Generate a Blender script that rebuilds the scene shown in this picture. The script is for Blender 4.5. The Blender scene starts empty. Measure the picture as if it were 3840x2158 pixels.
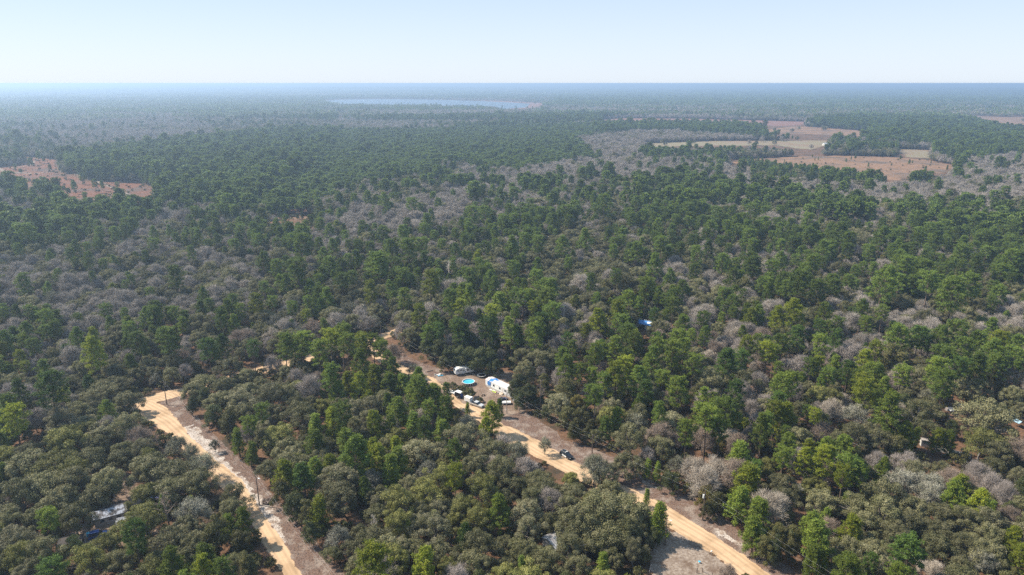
import bpy, bmesh, math, random
import numpy as np
from mathutils import Vector
random.seed(7)
RG = np.random.default_rng(7)
SC = bpy.context.scene
COL = SC.collection
# ------------------------------------------------------------------ camera, sky, sun
CH = 118.0                      # drone height
PITCH = math.radians(16.66)
F = 2560.0                      # focal length in photo pixels (3840 wide)
SUN_EL = math.radians(47); SUN_AZ = math.radians(-76)      # azimuth from +Y, clockwise positive
cam = bpy.data.cameras.new('camera'); camo = bpy.data.objects.new('camera', cam); COL.objects.link(camo)
camo.location = (0, 0, CH); camo.rotation_euler = (math.pi/2 - PITCH, 0, 0)
cam.lens = 24.0; cam.sensor_width = 36.0; cam.clip_start = 0.5; cam.clip_end = 90000
SC.camera = camo
W = bpy.data.worlds.new('World'); SC.world = W; W.use_nodes = True
nt = W.node_tree; bg = nt.nodes['Background']
sky = nt.nodes.new('ShaderNodeTexSky'); sky.sky_type = 'NISHITA'; sky.sun_disc = False
sky.sun_elevation = SUN_EL; sky.sun_rotation = SUN_AZ
sky.altitude = 100; sky.air_density = 1.0; sky.dust_density = 0.6; sky.ozone_density = 4.0
veil = nt.nodes.new('ShaderNodeMix'); veil.data_type = 'RGBA'; veil.inputs[0].default_value = .80    # thin high haze whitening the sky
wt = nt.nodes.new('ShaderNodeMix'); wt.data_type = 'RGBA'; wt.blend_type = 'MULTIPLY'; wt.inputs[0].default_value = 1; wt.inputs[7].default_value = (.86, .93, 1.14, 1)
nt.links.new(sky.outputs[0], wt.inputs[6]); nt.links.new(wt.outputs[2], veil.inputs[6]); 
wtc = nt.nodes.new('ShaderNodeTexCoord'); wsp = nt.nodes.new('ShaderNodeSeparateXYZ'); wmr = nt.nodes.new('ShaderNodeMapRange'); wmr.interpolation_type = 'SMOOTHERSTEP'
wmr.inputs[1].default_value = -.12; wmr.inputs[2].default_value = .34; vg = nt.nodes.new('ShaderNodeMix'); vg.data_type = 'RGBA'
vg.inputs[6].default_value = (5.7, 6.1, 6.6, 1); vg.inputs[7].default_value = (2.9, 4.1, 5.5, 1)         # hazier and whiter towards the horizon
nt.links.new(wtc.outputs['Generated'], wsp.inputs[0]); nt.links.new(wsp.outputs[2], wmr.inputs[0]); nt.links.new(wmr.outputs[0], vg.inputs[0]); nt.links.new(vg.outputs[2], veil.inputs[7])
nt.links.new(veil.outputs[2], bg.inputs[0]); bg.inputs[1].default_value = 0.088
sl = bpy.data.lights.new('sun', 'SUN'); sl.energy = 5.0; sl.angle = math.radians(0.53); sl.color = (1.0, 0.91, 0.78)
so = bpy.data.objects.new('sun', sl); COL.objects.link(so); so.location = (-300, 100, 400)
sd = Vector((math.sin(SUN_AZ)*math.cos(SUN_EL), math.cos(SUN_AZ)*math.cos(SUN_EL), math.sin(SUN_EL)))
so.rotation_euler = sd.to_track_quat('Z', 'Y').to_euler()
SC.view_settings.view_transform = 'Standard'; SC.view_settings.look = 'None'
SC.view_settings.exposure = 0.92; SC.view_settings.gamma = 1.0
SC.render.engine = 'CYCLES'
cy = SC.cycles
cy.max_bounces = 4; cy.diffuse_bounces = 2; cy.glossy_bounces = 2; cy.transmission_bounces = 3; cy.volume_bounces = 0
cy.transparent_max_bounces = 4; cy.caustics_reflective = False; cy.caustics_refractive = False
cy.use_denoising = False
SP, CP = math.sin(PITCH), math.cos(PITCH)
def G(px, py, z=0.0):
    """photo pixel -> point on the level z"""
    a = (px-1920)/F; b = -(py-1079)/F
    d = np.array([a, CP + b*SP, -SP + b*CP])
    t = (z-CH)/d[2]
    return np.array([d[0]*t, d[1]*t, z])
def PROJ(x, y, z):
    zc = y*CP - (z-CH)*SP; zc = np.maximum(zc, 1e-3)
    up = y*SP + (z-CH)*CP
    return 1920 + F*x/zc, 1079 - F*up/zc
def GP(pts, z=0.0, k=1.0): return np.array([G(a*k, b*k, z)[:2] for a, b in pts])
DK = 3840/2576.0
# ------------------------------------------------------------------ numpy noise and polygon tests
def vnoise(x, y, s, seed=0):
    x = np.asarray(x, float)/s + seed*17.3; y = np.asarray(y, float)/s + seed*9.1
    xi = np.floor(x); yi = np.floor(y); fx = x-xi; fy = y-yi
    def h(a, b):
        v = np.sin(a*127.1 + b*311.7 + seed*74.7)*43758.5453
        return v - np.floor(v)
    fx = fx*fx*(3-2*fx); fy = fy*fy*(3-2*fy)
    return (h(xi, yi)*(1-fx)+h(xi+1, yi)*fx)*(1-fy) + (h(xi, yi+1)*(1-fx)+h(xi+1, yi+1)*fx)*fy
def fbm(x, y, s, seed=0):
    return (vnoise(x, y, s, seed) + .5*vnoise(x, y, s/2.1, seed+1) + .25*vnoise(x, y, s/4.3, seed+2))/1.75
def inpoly(x, y, poly):
    x = np.asarray(x, float); y = np.asarray(y, float); c = np.zeros(x.shape, bool)
    n = len(poly); j = n-1
    for i in range(n):
        xi, yi = poly[i]; xj, yj = poly[j]
        if yi != yj: c ^= ((yi > y) != (yj > y)) & (x < (xj-xi)*(y-yi)/(yj-yi)+xi)
        j = i
    return c
def polydist(x, y, poly, closed=True):
    d = np.full(np.shape(x), 1e9); n = len(poly)
    for i in range(n if closed else n-1):
        a = np.array(poly[i], float); b = np.array(poly[(i+1) % n], float); v = b-a
        t = np.clip(((x-a[0])*v[0]+(y-a[1])*v[1])/max(v@v, 1e-9), 0, 1)
        d = np.minimum(d, np.hypot(x-a[0]-t*v[0], y-a[1]-t*v[1]))
    return d
def sdist(x, y, poly):
    d = polydist(x, y, poly)
    return np.where(inpoly(x, y, poly), -d, d)
def terrain_h(x, y):
    r = np.hypot(x, y); k = np.clip((r-6500)/9000, 0, 1); k = k*k*(3-2*k)
    return k*(fbm(x, y, 5200, 5)**1.6)*66
# ------------------------------------------------------------------ materials
def mat(name, col=(.5, .5, .5), rough=.6, metal=0.0, spec=.4, trans=0.0, noise=None, bump=0, alpha=None):
    """noise = (scale, second colour, contrast)"""
    m = bpy.data.materials.new(name); m.use_nodes = True; t = m.node_tree; b = t.nodes['Principled BSDF']
    b.inputs['Base Color'].default_value = (*col, 1); b.inputs['Roughness'].default_value = rough
    b.inputs['Metallic'].default_value = metal; b.inputs['Specular IOR Level'].default_value = spec
    b.inputs['Transmission Weight'].default_value = trans
    if noise:
        tc = t.nodes.new('ShaderNodeTexCoord'); n = t.nodes.new('ShaderNodeTexNoise'); n.inputs['Scale'].default_value = noise[0]; n.inputs['Detail'].default_value = 6
        r = t.nodes.new('ShaderNodeValToRGB'); c = noise[2] if len(noise) > 2 else .15
        r.color_ramp.elements[0].position = .5-c; r.color_ramp.elements[1].position = .5+c
        r.color_ramp.elements[0].color = (*col, 1); r.color_ramp.elements[1].color = (*noise[1], 1)
        t.links.new(tc.outputs['Object'], n.inputs['Vector']); t.links.new(n.outputs['Fac'], r.inputs[0]); t.links.new(r.outputs[0], b.inputs['Base Color'])
        if bump:
            bp = t.nodes.new('ShaderNodeBump'); bp.inputs['Strength'].default_value = bump; bp.inputs['Distance'].default_value = .1
            t.links.new(n.outputs['Fac'], bp.inputs['Height']); t.links.new(bp.outputs[0], b.inputs['Normal'])
    return m
def foliage_mat(name, ca, cb, rough=.55, transl=.22, vary=.36, spec=.25):
    m = bpy.data.materials.new(name); m.use_nodes = True; t = m.node_tree; L = t.links
    b = t.nodes['Principled BSDF']; out = t.nodes['Material Output']
    at = t.nodes.new('ShaderNodeAttribute'); at.attribute_name = 'tint'
    mx = t.nodes.new('ShaderNodeMix'); mx.data_type = 'RGBA'; mx.inputs[6].default_value = (*ca, 1); mx.inputs[7].default_value = (*cb, 1)
    L.new(at.outputs['Fac'], mx.inputs[0])
    oi = t.nodes.new('ShaderNodeObjectInfo')
    mu = t.nodes.new('ShaderNodeMix'); mu.data_type = 'RGBA'; mu.blend_type = 'MULTIPLY'; mu.inputs[0].default_value = 1
    L.new(mx.outputs[2], mu.inputs[6]); L.new(oi.outputs['Color'], mu.inputs[7])
    mr = t.nodes.new('ShaderNodeMapRange'); mr.inputs[3].default_value = 1-vary; mr.inputs[4].default_value = 1+vary
    L.new(oi.outputs['Random'], mr.inputs[0])
    hs = t.nodes.new('ShaderNodeHueSaturation'); L.new(mr.outputs[0], hs.inputs['Value']); L.new(mu.outputs[2], hs.inputs['Color'])
    L.new(hs.outputs[0], b.inputs['Base Color']); b.inputs['Roughness'].default_value = rough; b.inputs['Specular IOR Level'].default_value = spec
    if transl:
        tr = t.nodes.new('ShaderNodeBsdfTranslucent'); L.new(hs.outputs[0], tr.inputs[0])
        ms = t.nodes.new('ShaderNodeMixShader'); ms.inputs[0].default_value = transl
        L.new(b.outputs[0], ms.inputs[1]); L.new(tr.outputs[0], ms.inputs[2]); L.new(ms.outputs[0], out.inputs[0])
    return m
M = {}
M['pine'] = foliage_mat('pine_needles', (.084, .130, .020), (.160, .208, .034), transl=.24, spec=.15)
M['oak'] = foliage_mat('oak_leaves', (.108, .108, .042), (.225, .208, .108), rough=.55, transl=.22, spec=.2)
M['holly'] = foliage_mat('broadleaf_leaves', (.070, .076, .024), (.130, .115, .038), transl=.25)
M['bare'] = foliage_mat('bare_twigs', (.22, .190, .158), (.39, .345, .295), transl=0, rough=.9, spec=.1, vary=.2)
M['lichen'] = foliage_mat('lichen_twigs', (.105, .105, .060), (.25, .24, .165), transl=0, rough=.8, spec=.2)
M['bark'] = foliage_mat('pine_bark', (.10, .070, .052), (.15, .11, .085), transl=0, rough=.9, spec=.1)
M['greybark'] = foliage_mat('grey_bark', (.13, .115, .10), (.19, .17, .15), transl=0, rough=.9, spec=.1)
M['palebark'] = foliage_mat('pale_bark', (.20, .17, .145), (.30, .265, .23), transl=0, rough=.9, spec=.1)
M['dead'] = foliage_mat('dead_wood', (.30, .26, .23), (.42, .38, .34), transl=0, rough=.9, spec=.1)
# ------------------------------------------------------------------ tagging helpers
def tag(o, label=None, cat=None, group=None, kind=None):
    if label: o['label'] = label
    if cat: o['category'] = cat
    if group: o['group'] = group
    if kind: o['kind'] = kind
    return o
def empty(name, loc=(0, 0, 0), rz=0.0):
    o = bpy.data.objects.new(name, None); COL.objects.link(o); o.location = loc; o.rotation_euler = (0, 0, rz)
    o.empty_display_size = .3
    return o
def mesh_obj(name, me, parent=None):
    o = bpy.data.objects.new(name, me); COL.objects.link(o)
    if parent is not None: o.parent = parent
    return o
def np_mesh(name, V, Fc, mats, midx=None, attrs=None, smooth=False):
    """Fc: list of (n,k) face arrays"""
    me = bpy.data.meshes.new(name)
    if not isinstance(Fc, list): Fc = [Fc]
    Fc = [np.asarray(f, np.int32) for f in Fc if len(f)]
    nl = sum(f.size for f in Fc); nf = sum(len(f) for f in Fc)
    me.vertices.add(len(V)); me.vertices.foreach_set('co', np.asarray(V, np.float32).ravel())
    me.loops.add(nl); me.loops.foreach_set('vertex_index', np.concatenate([f.ravel() for f in Fc]))
    me.polygons.add(nf)
    tot = np.concatenate([np.full(len(f), f.shape[1]) for f in Fc]); st = np.concatenate([[0], np.cumsum(tot)[:-1]])
    me.polygons.foreach_set('loop_start', st.astype(np.int32))
    if midx is not None: me.polygons.foreach_set('material_index', np.asarray(midx, np.int32))
    if smooth: me.polygons.foreach_set('use_smooth', np.ones(nf, bool))
    for m in mats: me.materials.append(m)
    for k, v in (attrs or {}).items():
        a = me.attributes.new(k, 'FLOAT', 'POINT'); a.data.foreach_set('value', np.asarray(v, np.float32))
    me.update(calc_edges=True); me.validate()
    return me
def unit(v): return v/np.maximum(np.linalg.norm(v, axis=-1, keepdims=True), 1e-9)
def rhombs(C, N, a, b, T=None, rg=RG):
    """leaf-shaped faces at C facing N; a, b half lengths; T long axis"""
    n = len(C); N = unit(N)
    if T is None: T = rg.normal(size=(n, 3))
    T = unit(T - N*np.sum(T*N, 1, keepdims=True)); S = np.cross(N, T)
    a = np.broadcast_to(a, n)[:, None]; b = np.broadcast_to(b, n)[:, None]
    V = np.stack([C+T*a, C+S*b+T*a*.15, C-T*a, C-S*b+T*a*.15], 1).reshape(-1, 3)
    return V, np.arange(4*n).reshape(n, 4)
def tubes(P0, P1, r0, r1, k=4):
    P0 = np.asarray(P0, float); P1 = np.asarray(P1, float); n = len(P0)
    D = unit(P1-P0); A = np.where(np.abs(D[:, 2:3]) > .9, [[1., 0, 0]], [[0, 0, 1.]]); U = unit(np.cross(D, A)); Wv = np.cross(D, U)
    r0 = np.broadcast_to(r0, n)[:, None]; r1 = np.broadcast_to(r1, n)[:, None]
    V = np.zeros((n, 2*k, 3))
    for i in range(k):
        c, s = math.cos(2*math.pi*i/k), math.sin(2*math.pi*i/k)
        V[:, i] = P0 + (U*c+Wv*s)*r0; V[:, k+i] = P1 + (U*c+Wv*s)*r1
    base = (np.arange(n)*2*k)[:, None]
    f = np.concatenate([base + np.array([[i, (i+1) % k, k+(i+1) % k, k+i]]) for i in range(k)])
    return V.reshape(-1, 3), f
# ------------------------------------------------------------------ tree library
# every builder returns (leafV, leafF, leafTint, woodV, woodF); sizes in metres
def limb_path(p0, p1, r0, r1, sag, rg, n=3):
    ts = np.linspace(0, 1, n+1); P = [p0*(1-t)+p1*t + np.array([0, 0, sag*math.sin(math.pi*t)]) + (rg.normal(size=3)*.12*np.linalg.norm(p1-p0)*.3 if 0 < t < 1 else 0) for t in ts]
    R = r0*(1-ts)+r1*ts
    return P[:-1], P[1:], R[:-1], R[1:]
class Wood:
    def __init__(s): s.a = []; s.b = []; s.r = []; s.q = []
    def add(s, a, b, r, q): s.a.append(a); s.b.append(b); s.r.append(r); s.q.append(q)
    def path(s, *k, **kw):
        A, B, R, Q = limb_path(*k, **kw); s.a += A; s.b += B; s.r += list(R); s.q += list(Q)
    def build(s): return tubes(s.a, s.b, np.array(s.r), np.array(s.q), 5)
def make_pine(seed, H=15.5, Wd=7.4, base=.45, nb=46, tuft=6, per=32, L=.46, w=.13, top=.75, lod=1.0, round_=1.0):
    rg = np.random.default_rng(seed); wd = Wood()
    lean = rg.normal(size=2)*.35; N = 7
    ax = lambda t: np.array([lean[0]*t*t+.15*math.sin(3*t+seed), lean[1]*t*t+.15*math.cos(4*t+seed), H*t])
    for i in range(N):
        wd.add(ax(i/N), ax((i+1)/N), .22*(1-i/N)+.03, .22*(1-(i+1)/N)+.03)
    C = []; Tn = []; Dn = []; Rr = []
    ga = rg.uniform(0, 6)
    for i in range(nb):
        u = (i+rg.uniform(0, .9))/nb; t = base + (1-base)*u**.9
        prof = (math.sin(math.pi*min(1, (u**round_*.80+.18)))**.6)*(1-.15*u) if top > .5 else (1-u)**.75
        ga += 2.4; az = ga + rg.normal()*.25; ln = max(.4, Wd/2*prof*rg.uniform(.6, 1.15)); p0 = ax(t)
        d = np.array([math.cos(az), math.sin(az), .18+.75*u]); p1 = p0 + unit(d)*ln
        if lod > .5: wd.path(p0, p1, .055, .02, -.12*ln, rg, n=2)
        for j in range(tuft):
            s = 1-.62*(j/tuft)*rg.uniform(.7, 1); off = rg.normal(size=3)*np.array([.42, .42, .2])*(.4+ln*.14)
            C.append(p0*(1-s)+p1*s+off); Dn.append(unit(d)); Rr.append(rg.uniform(.45, .8)); Tn.append(np.clip(rg.normal(.5, .3), 0, 1))
    C = np.array(C); Dn = np.array(Dn); Rr = np.array(Rr); Tn = np.array(Tn); per = int(per*lod)
    n = len(C)*per; idx = np.repeat(np.arange(len(C)), per)
    dr = unit(rg.normal(size=(n, 3))*np.array([1, 1, .7]) + Dn[idx]*.45 + [0, 0, .35])
    P = C[idx] + dr*Rr[idx, None]*rg.uniform(.25, 1, (n, 1))
    k = 1/math.sqrt(lod)
    V, Fc = rhombs(P, rg.normal(size=(n, 3))+[0, 0, .8], L*.5*rg.uniform(.7, 1.3, n)*k, w*.5*k*k, T=dr, rg=rg)
    tint = np.repeat(np.clip(Tn[idx]+rg.normal(size=n)*.15, 0, 1), 4)
    wv, wf = wd.build()
    return V, Fc, tint, wv, wf
DOME_J = 1.0
def make_dome(seed, H=9.5, Wd=10.0, zb=2.6, nc=46, per=190, L=.36, w=.24, r=(1.0, 1.75), lod=1.0, twig=False, trunk=.3, limbs=9, flat=.62, upbias=.5, spike=0, wob=1.0):
    """oak / holly / bare crown made of many clumps on a lumpy dome"""
    rg = np.random.default_rng(seed); wd = Wood(); lob = rg.uniform(0, 6.28, 5); amp = rg.uniform(.08, .3, 5)*wob
    def rad(az): return 1 + sum(amp[k]*math.sin((k+1)*az+lob[k]) for k in range(5))*.8
    C = []; Rr = []
    for i in range(nc):
        az = i*2.39996 + rg.normal()*.3; q = (i+.5)/nc; inner = i % 6 == 0
        el = math.asin(min(1, q))*1.0; rr = rg.uniform(*r)
        f = .45 if inner else rg.uniform(.82, 1.05); hr = (Wd/2-rr*.55)*rad(az)*f*math.cos(el*.98)
        z = zb + rr*.4 + (H-zb-rr*1.0)*(math.sin(el)**.8)*(rg.uniform(.8, 1.06)) + (spike*rg.uniform(0, 1)**3)
        C.append([hr*math.cos(az), hr*math.sin(az), z]); Rr.append(rr)
    C = np.array(C); Rr = np.array(Rr); fork = np.array([rg.normal()*.3, rg.normal()*.3, zb*rg.uniform(.55, .8)])
    wd.path(np.zeros(3), fork, trunk, trunk*.8, 0., rg, n=2)
    order = rg.permutation(nc)[:limbs]; ends = []
    for i in order:
        mid = fork*.45 + C[i]*.55 + [0, 0, -.4]; wd.path(fork, mid, trunk*.5, trunk*.28, .3, rg, n=2); ends.append(mid)
    if lod > .5:
        for i in range(nc):
            j = int(np.argmin([np.linalg.norm(e-C[i]) for e in ends])); wd.path(ends[j], C[i], trunk*.24, .035, .2, rg, n=2)
            if twig:
                for q in range(5):
                    d = unit(rg.normal(size=3)*.7 + unit(C[i]-fork)*1.2); m_ = C[i]*.75+ends[j]*.25; wd.add(m_, m_+d*Rr[i]*rg.uniform(.9, 1.7), .035, .012)
    per = max(8, int(per*lod)); n = nc*per; idx = np.repeat(np.arange(nc), per)
    dr = unit(rg.normal(size=(n, 3)) + [0, 0, upbias])
    out = unit(C - [0, 0, zb]);
    k = 1/math.sqrt(lod)
    if twig:
        P = C[idx] + dr*Rr[idx, None]*rg.uniform(.1, 1.05, (n, 1))*np.array([1, 1, .85])
        T = unit(out[idx]*.8 + dr*.8 + rg.normal(size=(n, 3))*.35 + [0, 0, .35])
        V, Fc = rhombs(P, rg.normal(size=(n, 3)), L*.5*rg.uniform(.5, 1.4, n)*k, w*.5*k*rg.uniform(.6, 1.4, n), T=T, rg=rg)
    else:
        P = C[idx] + dr*Rr[idx, None]*rg.uniform(.55, 1.05, (n, 1))*np.array([1, 1, flat+.2])
        V, Fc = rhombs(P, dr+rg.normal(size=(n, 3))*.55, L*.5*rg.uniform(.6, 1.3, n)*k, w*.5*rg.uniform(.6, 1.3, n)*k, rg=rg)
    ct = np.clip(rg.normal(.45, .28, nc), 0, 1)
    tint = np.repeat(np.clip(ct[idx]+rg.normal(size=n)*.22, 0, 1), 4)
    wv, wf = wd.build()
    return V, Fc, tint, wv, wf
def make_snag(seed, H=11.0, lod=1.0):
    rg = np.random.default_rng(seed); wd = Wood(); top = np.array([rg.normal()*.4, rg.normal()*.4, H])
    
    for i in range(5): wd.add(top*(i/5), top*((i+1)/5), .2-.03*i, .17-.03*i)
    for i in range(16):
        t = .45+.52*i/16; p = top*t; az = rg.uniform(0, 6.28); ln = rg.uniform(.8, 2.6)*(1.25-t)*1.6
        e = p + np.array([math.cos(az), math.sin(az), .7])*ln; wd.path(p, e, .06, .02, .1, rg, n=2)
        for j in range(3):
            q = p*(.5)+e*.5; e2 = q+rg.normal(size=3)*.5+[0, 0, .4]; wd.add(q, e2, .025, .012)
    wv, wf = wd.build()
    n = 60; P = top*rg.uniform(.6, 1, (n, 1)) + rg.normal(size=(n, 3))*.5
    V, Fc = rhombs(P, rg.normal(size=(n, 3)), .35, .02, T=rg.normal(size=(n, 3))+[0, 0, .5], rg=rg)
    return V, Fc, np.full(4*n, .5), wv, wf
TONES = {   # object colours that multiply the leaf colours, with the words that name them
 'pine': [((1, 1, 1), 'green'), ((1.55, 1.28, .75), 'yellow-green'), ((.62, .72, .8), 'dark green'), ((1.2, 1.12, 1.0), 'bright green')],
 'oak': [((1, 1, 1), 'olive grey'), ((1.16, 1.2, .72), 'olive green'), ((1.22, 1.2, 1.38), 'pale grey'), ((.78, .8, .74), 'dark olive')],
 'holly': [((1, 1, 1), 'brownish green'), ((.7, .85, .8), 'dark green'), ((1.35, 1.15, .8), 'golden brown')],
 'bare': [((.95, .93, .96), 'grey'), ((1.3, 1.26, 1.18), 'pale'), ((.78, .68, .62), 'brownish')]}
VAR = {'P': [], 'Q': [], 'Y': [], 'O': [], 'H': [], 'B': [], 'L': [], 'S': [], 'U': []}
NOM = {'P': (7.4, 15.5), 'Q': (6.6, 11.0), 'Y': (3.8, 8.0), 'O': (10.0, 9.5), 'H': (6.0, 8.5), 'B': (9.5, 10.5), 'L': (8.0, 8.5), 'S': (4, 11.0), 'U': (2.6, 1.7)}
HC = {'P': .70, 'Q': .54, 'Y': .5, 'O': .62, 'H': .55, 'B': .62, 'L': .6, 'S': .6, 'U': .5}
FAM = {'P': 'pine', 'Q': 'pine', 'Y': 'pine', 'O': 'oak', 'H': 'holly', 'B': 'bare', 'L': 'oak', 'S': 'bare', 'U': 'holly'}
def builder(k, s, lod):
    if k == 'P':
        return make_pine(100+s, base=[.40, .52, .34, .58, .48, .3, .62, .44][s % 8], nb=[46, 36, 54, 30, 42, 58, 34, 50][s % 8], round_=[1, 1.5, .7, 1.7, 1.2, .6, 1.6, 1][s % 8], lod=lod)
    if k == 'Q': return make_pine(150+s, H=11, Wd=6.6, base=.12, nb=[58, 50, 64, 54][s % 4], tuft=6, per=30, round_=[.6, .8, .5, .7][s % 4], lod=lod)
    if k == 'Y': return make_pine(200+s, H=8, Wd=3.8, base=.1, nb=44, tuft=4, per=26, L=.4, w=.12, top=0, lod=lod)
    if k == 'O': return make_dome(300+s, nc=[56, 64, 46, 66, 50, 40, 58][s % 7], per=270, L=.29, w=.19, r=[(.8, 1.5), (.7, 1.3), (.9, 1.7), (.75, 1.4), (.8, 1.8), (.8, 1.5), (.7, 1.6)][s % 7], H=[9.5, 8.6, 10.8, 9.5, 8.2, 11.5, 10][s % 7], zb=[2.6, 2, 3, 2.4, 2.8, 3.4, 1.8][s % 7], wob=[.8, 1, 1.2, .7, 1.3, 1.2, 1][s % 7], lod=lod)
    if k == 'H': return make_dome(400+s, H=8.5, Wd=5.6, zb=.9, nc=34, per=250, L=.28, w=.18, r=(.8, 1.3), lod=lod, trunk=.16, limbs=5, spike=1.6)
    if k == 'B': return make_dome(500+s, H=10.5, Wd=9.5, zb=2.2, nc=58, per=165, L=1.15, w=.042, r=(1.2, 2.0), wob=1.1, lod=lod, twig=True, trunk=.24, limbs=14)
    if k == 'L': return make_dome(600+s, H=8.5, Wd=8, zb=2.2, nc=38, per=230, L=.5, w=.06, r=(.9, 1.6), lod=lod, twig=True, trunk=.2, limbs=9)
    if k == 'S': return make_snag(700+s)
    if k == 'U': return make_dome(800+s, H=1.7, Wd=2.6, zb=.2, nc=9, per=60, L=.3, w=.2, r=(.35, .6), lod=lod, trunk=.05, limbs=3)
LEAFM = {'P': 'pine', 'Q': 'pine', 'Y': 'pine', 'O': 'oak', 'H': 'holly', 'B': 'bare', 'L': 'lichen', 'S': 'dead', 'U': 'holly'}
WOODM = {'P': 'bark', 'Q': 'bark', 'Y': 'bark', 'O': 'greybark', 'H': 'greybark', 'B': 'palebark', 'L': 'greybark', 'S': 'dead', 'U': 'greybark'}
COUNT = {'P': 8, 'Q': 4, 'Y': 3, 'O': 7, 'H': 3, 'B': 4, 'L': 3, 'S': 3, 'U': 2}
def joined(name, k, parts):
    lv, lf, ti, wv, wf = parts
    return np_mesh(name, np.concatenate([lv, wv]), np.concatenate([lf, wf+len(lv)]), [M[LEAFM[k]], M[WOODM[k]]],
                   np.concatenate([np.zeros(len(lf), int), np.ones(len(wf), int)]), {'tint': np.concatenate([ti, np.full(len(wv), .5)])})
CROWN, TRUNK = {}, {}
LIBC = bpy.data.collections.new('tree_library'); LIBN = {}; LIBM = bpy.data.collections.new('far_tree_library'); LIBMN = {}
ci = 0
for k, n in COUNT.items():
    for s in range(n):
        parts = builder(k, s, 1.0); lv, lf, ti, wv, wf = parts
        CROWN[k, s] = np_mesh('crown', lv, lf, [M[LEAFM[k]]], None, {'tint': ti})
        TRUNK[k, s] = np_mesh('trunk', wv, wf, [M[WOODM[k]]], None, {'tint': np.full(len(wv), .5)})
        me = joined('tree', k, parts); mf = joined('far_tree', k, builder(k, s, .3 if k != 'B' else .4)) if k not in 'U' else me
        for ti_, (tc, tn) in enumerate(TONES[FAM[k]]):
            for lib, nm, m_ in ((LIBC, LIBN, me), (LIBM, LIBMN, mf)):
                o = bpy.data.objects.new('v%03d' % ci, m_); o.color = (*tc, 1); lib.objects.link(o); nm[k, s, ti_] = ci
            ci += 1
# object names must sort like their index in each library
for lib in (LIBC, LIBM):
    for i, o in enumerate(list(lib.objects)): o.name = 'lib%04d' % i if lib is LIBC else 'far%04d' % i
# ------------------------------------------------------------------ ground plan (photo pixels on the ground level)
A_L = [(430, 1545), (529, 1563), (636, 1633), (690, 1690), (776, 1778), (850, 1850), (916, 1912), (945, 1965), (970, 2019), (1061, 2158), (1120, 2260)]
A_R = [(1195, 2260), (1131, 2158), (1066, 2036), (985, 1925), (905, 1799), (808, 1724), (722, 1649), (658, 1563), (615, 1525), (588, 1509)]
ROADA = GP([(430, 1520)] + A_L + A_R + [(640, 1494), (690, 1480), (690, 1455), (640, 1462), (540, 1493), (470, 1515)])
ROADA = GP(A_L + A_R + [(640, 1496), (700, 1478), (800, 1450), (985, 1400), (1180, 1350), (1362, 1300), (1484, 1258), (1540, 1232), (1535, 1218), (1480, 1236), (1360, 1274), (1180, 1322), (985, 1375), (800, 1425), (700, 1452), (620, 1468), (540, 1490), (460, 1520)])
ROADB = GP([(1362, 1288), (1395, 1340), (1460, 1385), (1540, 1412), (1600, 1428), (1690, 1475), (1700, 1520), (1797, 1582), (1880, 1650), (1960, 1690), (2060, 1742), (2132, 1782), (2260, 1846), (2434, 1924), (2516, 1983), (2621, 2043), (2665, 2076), (2777, 2158), (2900, 2260),
            (3040, 2260), (2885, 2150), (2777, 2076), (2628, 1976), (2498, 1894), (2431, 1868), (2382, 1843), (2270, 1790), (2164, 1736), (2099, 1698), (1995, 1642), (1920, 1605), (1891, 1595), (1827, 1535), (1728, 1512), (1690, 1470), (1625, 1418), (1560, 1395), (1505, 1368), (1440, 1330), (1400, 1290), (1440, 1262)])
VERGEA = GP([(600, 1500), (690, 1480), (722, 1552), (787, 1616), (884, 1708), (953, 1767), (1029, 1864), (1115, 1950), (1217, 2068), (1290, 2158), (1370, 2260), (1130, 2260), (1060, 2120), (960, 1960), (860, 1790), (740, 1700), (660, 1600), (600, 1540)])
GRAVELA = GP([(690, 1590), (735, 1610), (800, 1670), (860, 1740), (920, 1800), (985, 1880), (1040, 1960), (1080, 2040), (1050, 2040), (1000, 1960), (930, 1870), (850, 1770), (770, 1710), (700, 1640)])
VERGEB = GP([(1470, 1290), (1531, 1338), (1600, 1368), (1700, 1395), (1780, 1430), (1921, 1512), (2023, 1578), (2088, 1618), (2108, 1650), (2200, 1672), (2327, 1724), (2371, 1770), (2519, 1838), (2599, 1866), (2719, 1940), (2798, 2019), (2978, 2139), (3120, 2260), (2900, 2260), (2700, 2090), (2400, 1900), (2100, 1720), (1860, 1600), (1600, 1440), (1480, 1390), (1420, 1310)])
YARD = GP([(1610, 1418), (1700, 1392), (1790, 1388), (1870, 1388), (1950, 1405), (2000, 1450), (2010, 1500), (1985, 1535), (1930, 1555), (1870, 1568), (1820, 1545), (1730, 1525), (1660, 1462)])
DRIVE = GP([(2440, 2150), (2400, 2230), (2780, 2230), (2740, 2130), (2700, 2090), (2640, 2052), (2560, 2002), (2500, 1985), (2470, 2010), (2440, 2070)])
SHADEYARD = GP([(420, 1790), (470, 1770), (540, 1850), (560, 1960), (640, 2010), (600, 2080), (420, 2040), (330, 2060), (250, 2000), (400, 1900)])
LAKE = GP([(1215, 379), (1260, 374), (1404, 371.5), (1578, 373), (1640, 375), (1700, 376), (1780, 379), (1877, 383), (1990, 390), (1970, 404), (1877, 405), (1777, 401), (1600, 398), (1480, 396), (1280, 393), (1230, 386)])
MARSH = GP([(1780, 377), (1880, 380), (1990, 385), (2045, 389), (2030, 400), (1960, 408), (1860, 408), (1880, 400), (1960, 396), (1990, 391), (1877, 384)])
FIELDR = GP([(1841, 403), (1884, 401), (1994, 395), (2108, 392), (2251, 396), (2340, 404), (2400, 418), (2376, 436), (2318, 438), (2258, 454), (2218, 451), (2211, 440), (2118, 432), (2034, 426), (1994, 421), (1890, 417), (1835, 410)], k=DK)
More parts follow.
